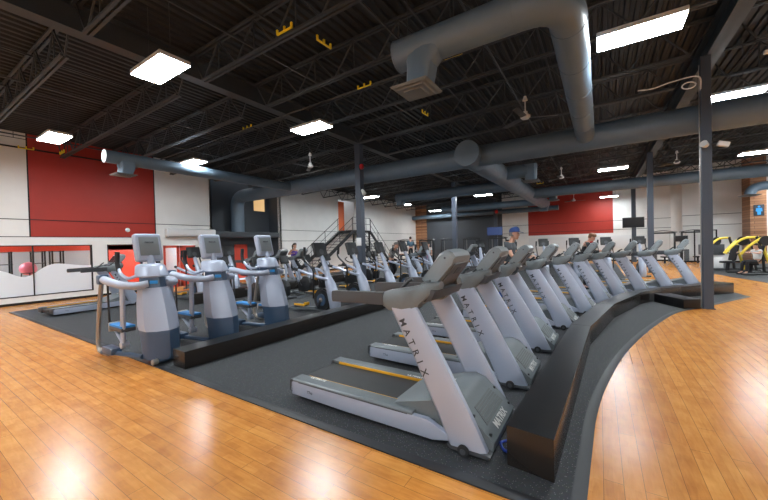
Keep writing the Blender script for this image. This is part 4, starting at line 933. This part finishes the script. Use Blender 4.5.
def person(name_label, loc, rz, J, top, bottom, sleeve='short', hair=HAIR, cap=None, shoes=DKT, collar=None, scale=1., longhair=False):
    t = thing('person', name_label, 'person', loc, rz); t.scale = (scale,) * 3
    V = {k: Vector(v) for k, v in J.items()}
    # ---- body: trunk, neck, arms and legs as one skin
    names = ['pelvis', 'waist', 'chest', 'neck', 'skull', 'shL', 'elL', 'wrL', 'shR', 'elR', 'wrR', 'hipL', 'knL', 'anL', 'toL', 'hipR', 'knR', 'anR', 'toR']
    V['skull'] = V['neck'].lerp(V['head'], .7)
    rad = dict(pelvis=(.145, .105), waist=(.135, .10), chest=(.16, .11), neck=.058, skull=.055, shL=.062, shR=.062, elL=.043, elR=.043, wrL=.028, wrR=.028, hipL=.088, hipR=.088, knL=.056, knR=.056, anL=.038, anR=.038, toL=.03, toR=.03)
    E = [('pelvis', 'waist'), ('waist', 'chest'), ('chest', 'neck'), ('neck', 'skull'), ('chest', 'shL'), ('shL', 'elL'), ('elL', 'wrL'), ('chest', 'shR'), ('shR', 'elR'), ('elR', 'wrR'), ('pelvis', 'hipL'), ('hipL', 'knL'), ('knL', 'anL'), ('anL', 'toL'), ('pelvis', 'hipR'), ('hipR', 'knR'), ('knR', 'anR'), ('anR', 'toR')]
    ix = {n: i for i, n in enumerate(names)}
    bm = new(); add_mesh(bm, skin([V[n] for n in names], [(ix[a], ix[b]) for a, b in E], [rad[n] for n in names]))
    # head with face
    hc = V['head']; fd = Vector(J.get('face', (1, 0, 0))).normalized(); sd = Vector((0, 0, 1)).cross(fd).normalized(); ud = fd.cross(sd)
    def Hd(f, s, u): return hc + fd * f + sd * s + ud * u
    secs = []
    for u, hw, f0, f1 in ((-.125, .03, -.01, .07), (-.115, .05, -.03, .088), (-.08, .062, -.06, .096), (-.03, .07, -.085, .094), (.02, .076, -.097, .09), (.06, .075, -.098, .085), (.095, .062, -.085, .066), (.118, .036, -.05, .035)):
        secs.append([Hd((f0 + f1) / 2 + (f1 - f0) / 2 * math.cos(a), hw * math.sin(a), u) for a in [2 * PI * q / 16 for q in range(16)]])
    loft(bm, secs)
    loft(bm, [[Hd(.088, -.006, .015), Hd(.088, .006, .015), Hd(.093, 0, .018)], [Hd(.09, -.016, -.03), Hd(.09, .016, -.03), Hd(.118, 0, -.028)], [Hd(.088, -.008, -.042), Hd(.088, .008, -.042), Hd(.094, 0, -.043)]])
    for s in (-1, 1):
        tube(bm, [Hd(-.005, s * .07, -.03), Hd(-.012, s * .085, 0), Hd(-.005, s * .078, .025)], [.012, .016, .012], 6)
    for s, (e, w) in ((1, ('elL', 'wrL')), (-1, ('elR', 'wrR'))): hand(bm, V[w], V[w] - V[e], -s)
    body = obj('body', bm, SKIN, t, angle=60)
    bm = new()
    for s in (-1, 1): ball(bm, Hd(.083, s * .03, .012), .011, 8)
    obj('eye', bm, BLACK, body)
    bm = new(); tube(bm, [Hd(.089, -.022, -.068), Hd(.096, 0, -.07), Hd(.089, .022, -.068)], .005, 5); obj('mouth', bm, mat('lips', (.4, .12, .1), .5) if 'lips' not in MATS else MATS['lips'], body)
    # ---- clothes
    def cloth(nm, ns, es, rr, m):
        i2 = {n: i for i, n in enumerate(ns)}; b = new(); add_mesh(b, skin([V[n] for n in ns], [(i2[a], i2[c]) for a, c in es], rr)); return obj(nm, b, m, t, angle=60)
    V['hem'] = V['pelvis'].lerp(V['waist'], .15) ; V['mL'] = V['shL'].lerp(V['elL'], .62); V['mR'] = V['shR'].lerp(V['elR'], .62); V['nk0'] = V['chest'].lerp(V['neck'], .62)
    V['cL'] = V['elL'].lerp(V['wrL'], .9); V['cR'] = V['elR'].lerp(V['wrR'], .9)
    ns = ['hem', 'waist', 'chest', 'nk0', 'shL', 'shR']; rr = [(.185, .15), (.18, .145), (.195, .145), .10, .098, .098]
    es = [('hem', 'waist'), ('waist', 'chest'), ('chest', 'nk0'), ('chest', 'shL'), ('chest', 'shR')]
    if sleeve == 'short': ns += ['mL', 'mR']; rr += [.08, .08]; es += [('shL', 'mL'), ('shR', 'mR')]
    if sleeve == 'long': ns += ['elL', 'elR', 'cL', 'cR']; rr += [.058, .058, .042, .042]; es += [('shL', 'elL'), ('shR', 'elR'), ('elL', 'cL'), ('elR', 'cR')]
    cloth('shirt', ns, es, rr, top)
    V['aL'] = V['knL'].lerp(V['anL'], .93); V['aR'] = V['knR'].lerp(V['anR'], .93); V['wst'] = V['pelvis'].lerp(V['waist'], .45)
    cloth('trousers', ['pelvis', 'wst', 'hipL', 'knL', 'aL', 'hipR', 'knR', 'aR'], [('pelvis', 'wst'), ('pelvis', 'hipL'), ('hipL', 'knL'), ('knL', 'aL'), ('pelvis', 'hipR'), ('hipR', 'knR'), ('knR', 'aR')], [(.16, .125), (.15, .115), .108, .076, .056, .108, .076, .056], bottom)
    for a, k in (('anL', 'toL'), ('anR', 'toR')):
        b = new(); d = (V[k] - V[a]); d.z = 0; d.normalize(); A = V[a]; zf = min(V[k].z, A.z) - .045
        sdv = Vector((-d.y, d.x, 0))
        secs = []
        for f, w, h in ((-.08, .03, .09), (-.03, .043, .10), (.05, .046, .09), (.12, .05, .06), (.19, .035, .045)):
            c = Vector((A.x, A.y, zf)) + d * f; secs.append([c - sdv * w, c + sdv * w, c + sdv * w * .9 + Vector((0, 0, h * .6)), c + sdv * w * .4 + Vector((0, 0, h)), c - sdv * w * .4 + Vector((0, 0, h)), c - sdv * w * .9 + Vector((0, 0, h * .6))])
        loft(b, secs); obj('shoe', b, shoes, t)
    if collar:
        b = new(); n0 = V['neck']; tube(b, [n0 + Vector((.085 * math.cos(a), .085 * math.sin(a), -.03 + .0 * math.cos(a))) for a in [2 * PI * q / 16 for q in range(17)]], .03, 8)
        loft(b, [[n0 + Vector((.11, -.05, -.03)), n0 + Vector((.11, .05, -.03)), n0 + Vector((.09, .05, -.03)), n0 + Vector((.09, -.05, -.03))], [n0 + Vector((.155, -.03, -.25)), n0 + Vector((.155, .03, -.25)), n0 + Vector((.10, .03, -.25)), n0 + Vector((.10, -.03, -.25))]]); obj('collar', b, collar, t)
    b = new()
    if cap:
        secs = []
        for u, k in ((.03, 1.10), (.06, 1.12), (.10, 1.02), (.128, .75), (.143, .35)):
            secs.append([Hd(-.004 + .098 * k * math.cos(a), .08 * k * math.sin(a), u + .012 * math.cos(a)) for a in [2 * PI * q / 18 for q in range(18)]])
        loft(b, secs)
        loft(b, [[Hd(.08, -.075, .045), Hd(.08, .075, .045), Hd(.08, .075, .055), Hd(.08, -.075, .055)], [Hd(.15, -.07, .035), Hd(.15, .07, .035), Hd(.15, .07, .043), Hd(.15, -.07, .043)], [Hd(.185, -.035, .025), Hd(.185, .035, .025), Hd(.185, .035, .032), Hd(.185, -.035, .032)]])
        obj('cap', b, cap, t)
        b = new(); loft(b, [[Hd(-.03 + .078 * math.cos(a), .077 * math.sin(a), u) for a in [PI * .35 + PI * 1.3 * q / 10 for q in range(11)]] + [Hd(-.05, 0, u)] for u in (-.06, .04)]); obj('hair', b, hair, t)
    else:
        secs = []
        for u, k in ((-.04, .80), (.0, 1.0), (.06, 1.10), (.10, 1.0), (.13, .7), (.142, .3)):
            secs.append([Hd(-.03 * (1 if u < .06 else .4) + (.075 if u < .05 else .1) * k * math.cos(a), .08 * k * math.sin(a), u + .01 * math.cos(a)) for a in [2 * PI * q / 18 for q in range(18)]])
        loft(b, secs)
        if longhair: tube(b, spl([Hd(-.09, 0, .05), Hd(-.15, 0, .02), Hd(-.17, 0, -.1), Hd(-.14, 0, -.2)]), [.035] * 6 + [.04] * 6 + [.03] * 6 + [.01], 8)
        obj('hair', b, hair, t)
    return t
def pose(**k):
    J = dict(pelvis=(0, 0, .96), waist=(.01, 0, 1.12), chest=(.03, 0, 1.34), neck=(.05, 0, 1.52), head=(.08, 0, 1.66), face=(1, 0, -.05),
             shL=(.03, .185, 1.43), elL=(.0, .25, 1.15), wrL=(.16, .23, .98), shR=(.03, -.185, 1.43), elR=(.0, -.25, 1.15), wrR=(.16, -.23, .98),
             hipL=(0, .095, .90), knL=(.06, .10, .50), anL=(-.02, .10, .085), toL=(.12, .11, .045), hipR=(0, -.095, .90), knR=(.06, -.10, .50), anR=(-.02, -.10, .085), toR=(.12, -.11, .045))
    J.update(k); return J
def on(k, lx, ly=0, z=.236):
    (x, y, z0), rz = tread[k]; c, s = math.cos(rz), math.sin(rz)
    return (x + lx * c - ly * s, y + lx * s + ly * c, z0 + z), rz
# man in cap walking, holding the console
l, rz = on(3, -1.36)
person('man in blue cap and dark tee walking on the fourth treadmill', l, rz, pose(chest=(.06, 0, 1.34), neck=(.10, 0, 1.52), head=(.14, 0, 1.65), face=(1, 0, -.12), elL=(.12, .27, 1.17), wrL=(.37, .25, 1.16), elR=(.14, -.27, 1.17), wrR=(.38, -.26, 1.16),
       knL=(.2, .10, .53), anL=(.16, .10, .085), toL=(.3, .11, .045), knR=(-.02, -.10, .49), anR=(-.30, -.10, .13), toR=(-.17, -.11, .05)), TEE, JEAN, cap=NAVY, hair=GREYT, scale=1.06)
l, rz = on(6, -1.16)
person('person in black top with red collar, looking down on a treadmill', l, rz + .25, pose(chest=(.07, 0, 1.30), neck=(.14, 0, 1.46), head=(.21, 0, 1.57), face=(.85, 0, -.5), shL=(.06, .19, 1.40), shR=(.06, -.19, 1.40), elL=(.14, .27, 1.13), wrL=(.4, .2, 1.16), elR=(.14, -.27, 1.13), wrR=(.4, -.2, 1.16), knL=(.15, .1, .52), anL=(.12, .1, .085), toL=(.26, .11, .045)), DKT, DKT, sleeve='long', collar=REDF, hair=mat('brown_hair', (.16, .08, .04), .6), scale=1.04)
person('grey shirted person riding the fourth silver elliptical', (-7.05, 11.45, .36), 0, pose(chest=(.12, 0, 1.28), neck=(.2, 0, 1.43), head=(.27, 0, 1.54), face=(1, 0, -.25), shL=(.12, .19, 1.37), shR=(.12, -.19, 1.37), elL=(.2, .3, 1.1), wrL=(.36, .26, 1.14), elR=(.2, -.3, 1.1), wrR=(.14, -.26, 1.14), pelvis=(-.02, 0, .93), hipL=(-.02, .095, .88), hipR=(-.02, -.095, .88), knL=(.14, .14, .5), anL=(-.08, .19, .22), toL=(.06, .19, .185), knR=(.16, -.14, .5), anR=(-.05, -.19, -.06 + .01), toR=(.09, -.19, -.09)), GREYT, DKT, hair=GREYT, sleeve='long', scale=.93)
person('woman in purple top running on a left row treadmill', (-12.95, 11.7, .245), 0, pose(elL=(-.12, .25, 1.2), wrL=(.1, .2, 1.3), elR=(-.15, -.25, 1.22), wrR=(.08, -.2, 1.28), knL=(.28, .1, .62), anL=(.1, .1, .3), toL=(.24, .1, .24), knR=(-.05, -.1, .5), anR=(-.3, -.1, .12), toR=(-.17, -.1, .05)), PURP, DKT, sleeve='none', longhair=True)
person('person in slate top standing on the far stair climber', (-12.05, 22.45, .62), 2.2, pose(anL=(-.02, .1, .085), wrL=(.3, .3, 1.1), wrR=(.3, -.3, 1.1)), TEAL, DKT, sleeve='long')
person('person in white and pink beside the stair climber', (-11.6, 24.6, .008), -1.0, pose(), WFAB, PINK, sleeve='short', scale=1.05)
person('seated person in white top pushing the yellow plate machine', (6.03, 22.05, .02), R(-165), pose(pelvis=(0, 0, .63), waist=(-.03, 0, .78), chest=(-.04, 0, 1.0), neck=(-.02, 0, 1.17), head=(.02, 0, 1.3), shL=(-.04, .19, 1.1), shR=(-.04, -.19, 1.1), elL=(.1, .36, .98), wrL=(.34, .38, 1.02), elR=(.1, -.36, .98), wrR=(.34, -.38, 1.02), hipL=(.02, .1, .6), hipR=(.02, -.1, .6), knL=(.42, .15, .58), knR=(.42, -.15, .58), anL=(.45, .16, .1), anR=(.45, -.16, .1), toL=(.59, .17, .05), toR=(.59, -.17, .05)), WFAB, DKT, sleeve='short')

# ================================================================== WORLD, CAMERA
w = bpy.data.worlds.new('world'); scn.world = w; w.use_nodes = True
w.node_tree.nodes['Background'].inputs[0].default_value = (.8, .9, 1, 1); w.node_tree.nodes['Background'].inputs[1].default_value = .3
f = 334.2; yaw, pitch, roll = R(32.81), R(-.782), R(-1.523)
Fw = Vector((-math.sin(yaw) * math.cos(pitch), math.cos(yaw) * math.cos(pitch), math.sin(pitch)))
r0 = Vector((math.cos(yaw), math.sin(yaw), 0)); u0 = r0.cross(Fw)
Rt = r0 * math.cos(roll) + u0 * math.sin(roll); Up = -r0 * math.sin(roll) + u0 * math.cos(roll)
cam = bpy.data.cameras.new('camera'); cam.sensor_width = 36; cam.lens = f / 768 * 36; cam.clip_end = 200; cam.clip_start = .05
co = bpy.data.objects.new('camera', cam); C.objects.link(co)
co.matrix_world = Matrix(((Rt.x, Up.x, -Fw.x, 0), (Rt.y, Up.y, -Fw.y, 0), (Rt.z, Up.z, -Fw.z, 1.8), (0, 0, 0, 1)))
scn.camera = co
scn.view_settings.view_transform = 'Standard'; scn.view_settings.look = 'None'
scn.view_settings.exposure = 1.86; scn.view_settings.gamma = 1; scn.view_settings.use_curve_mapping = False
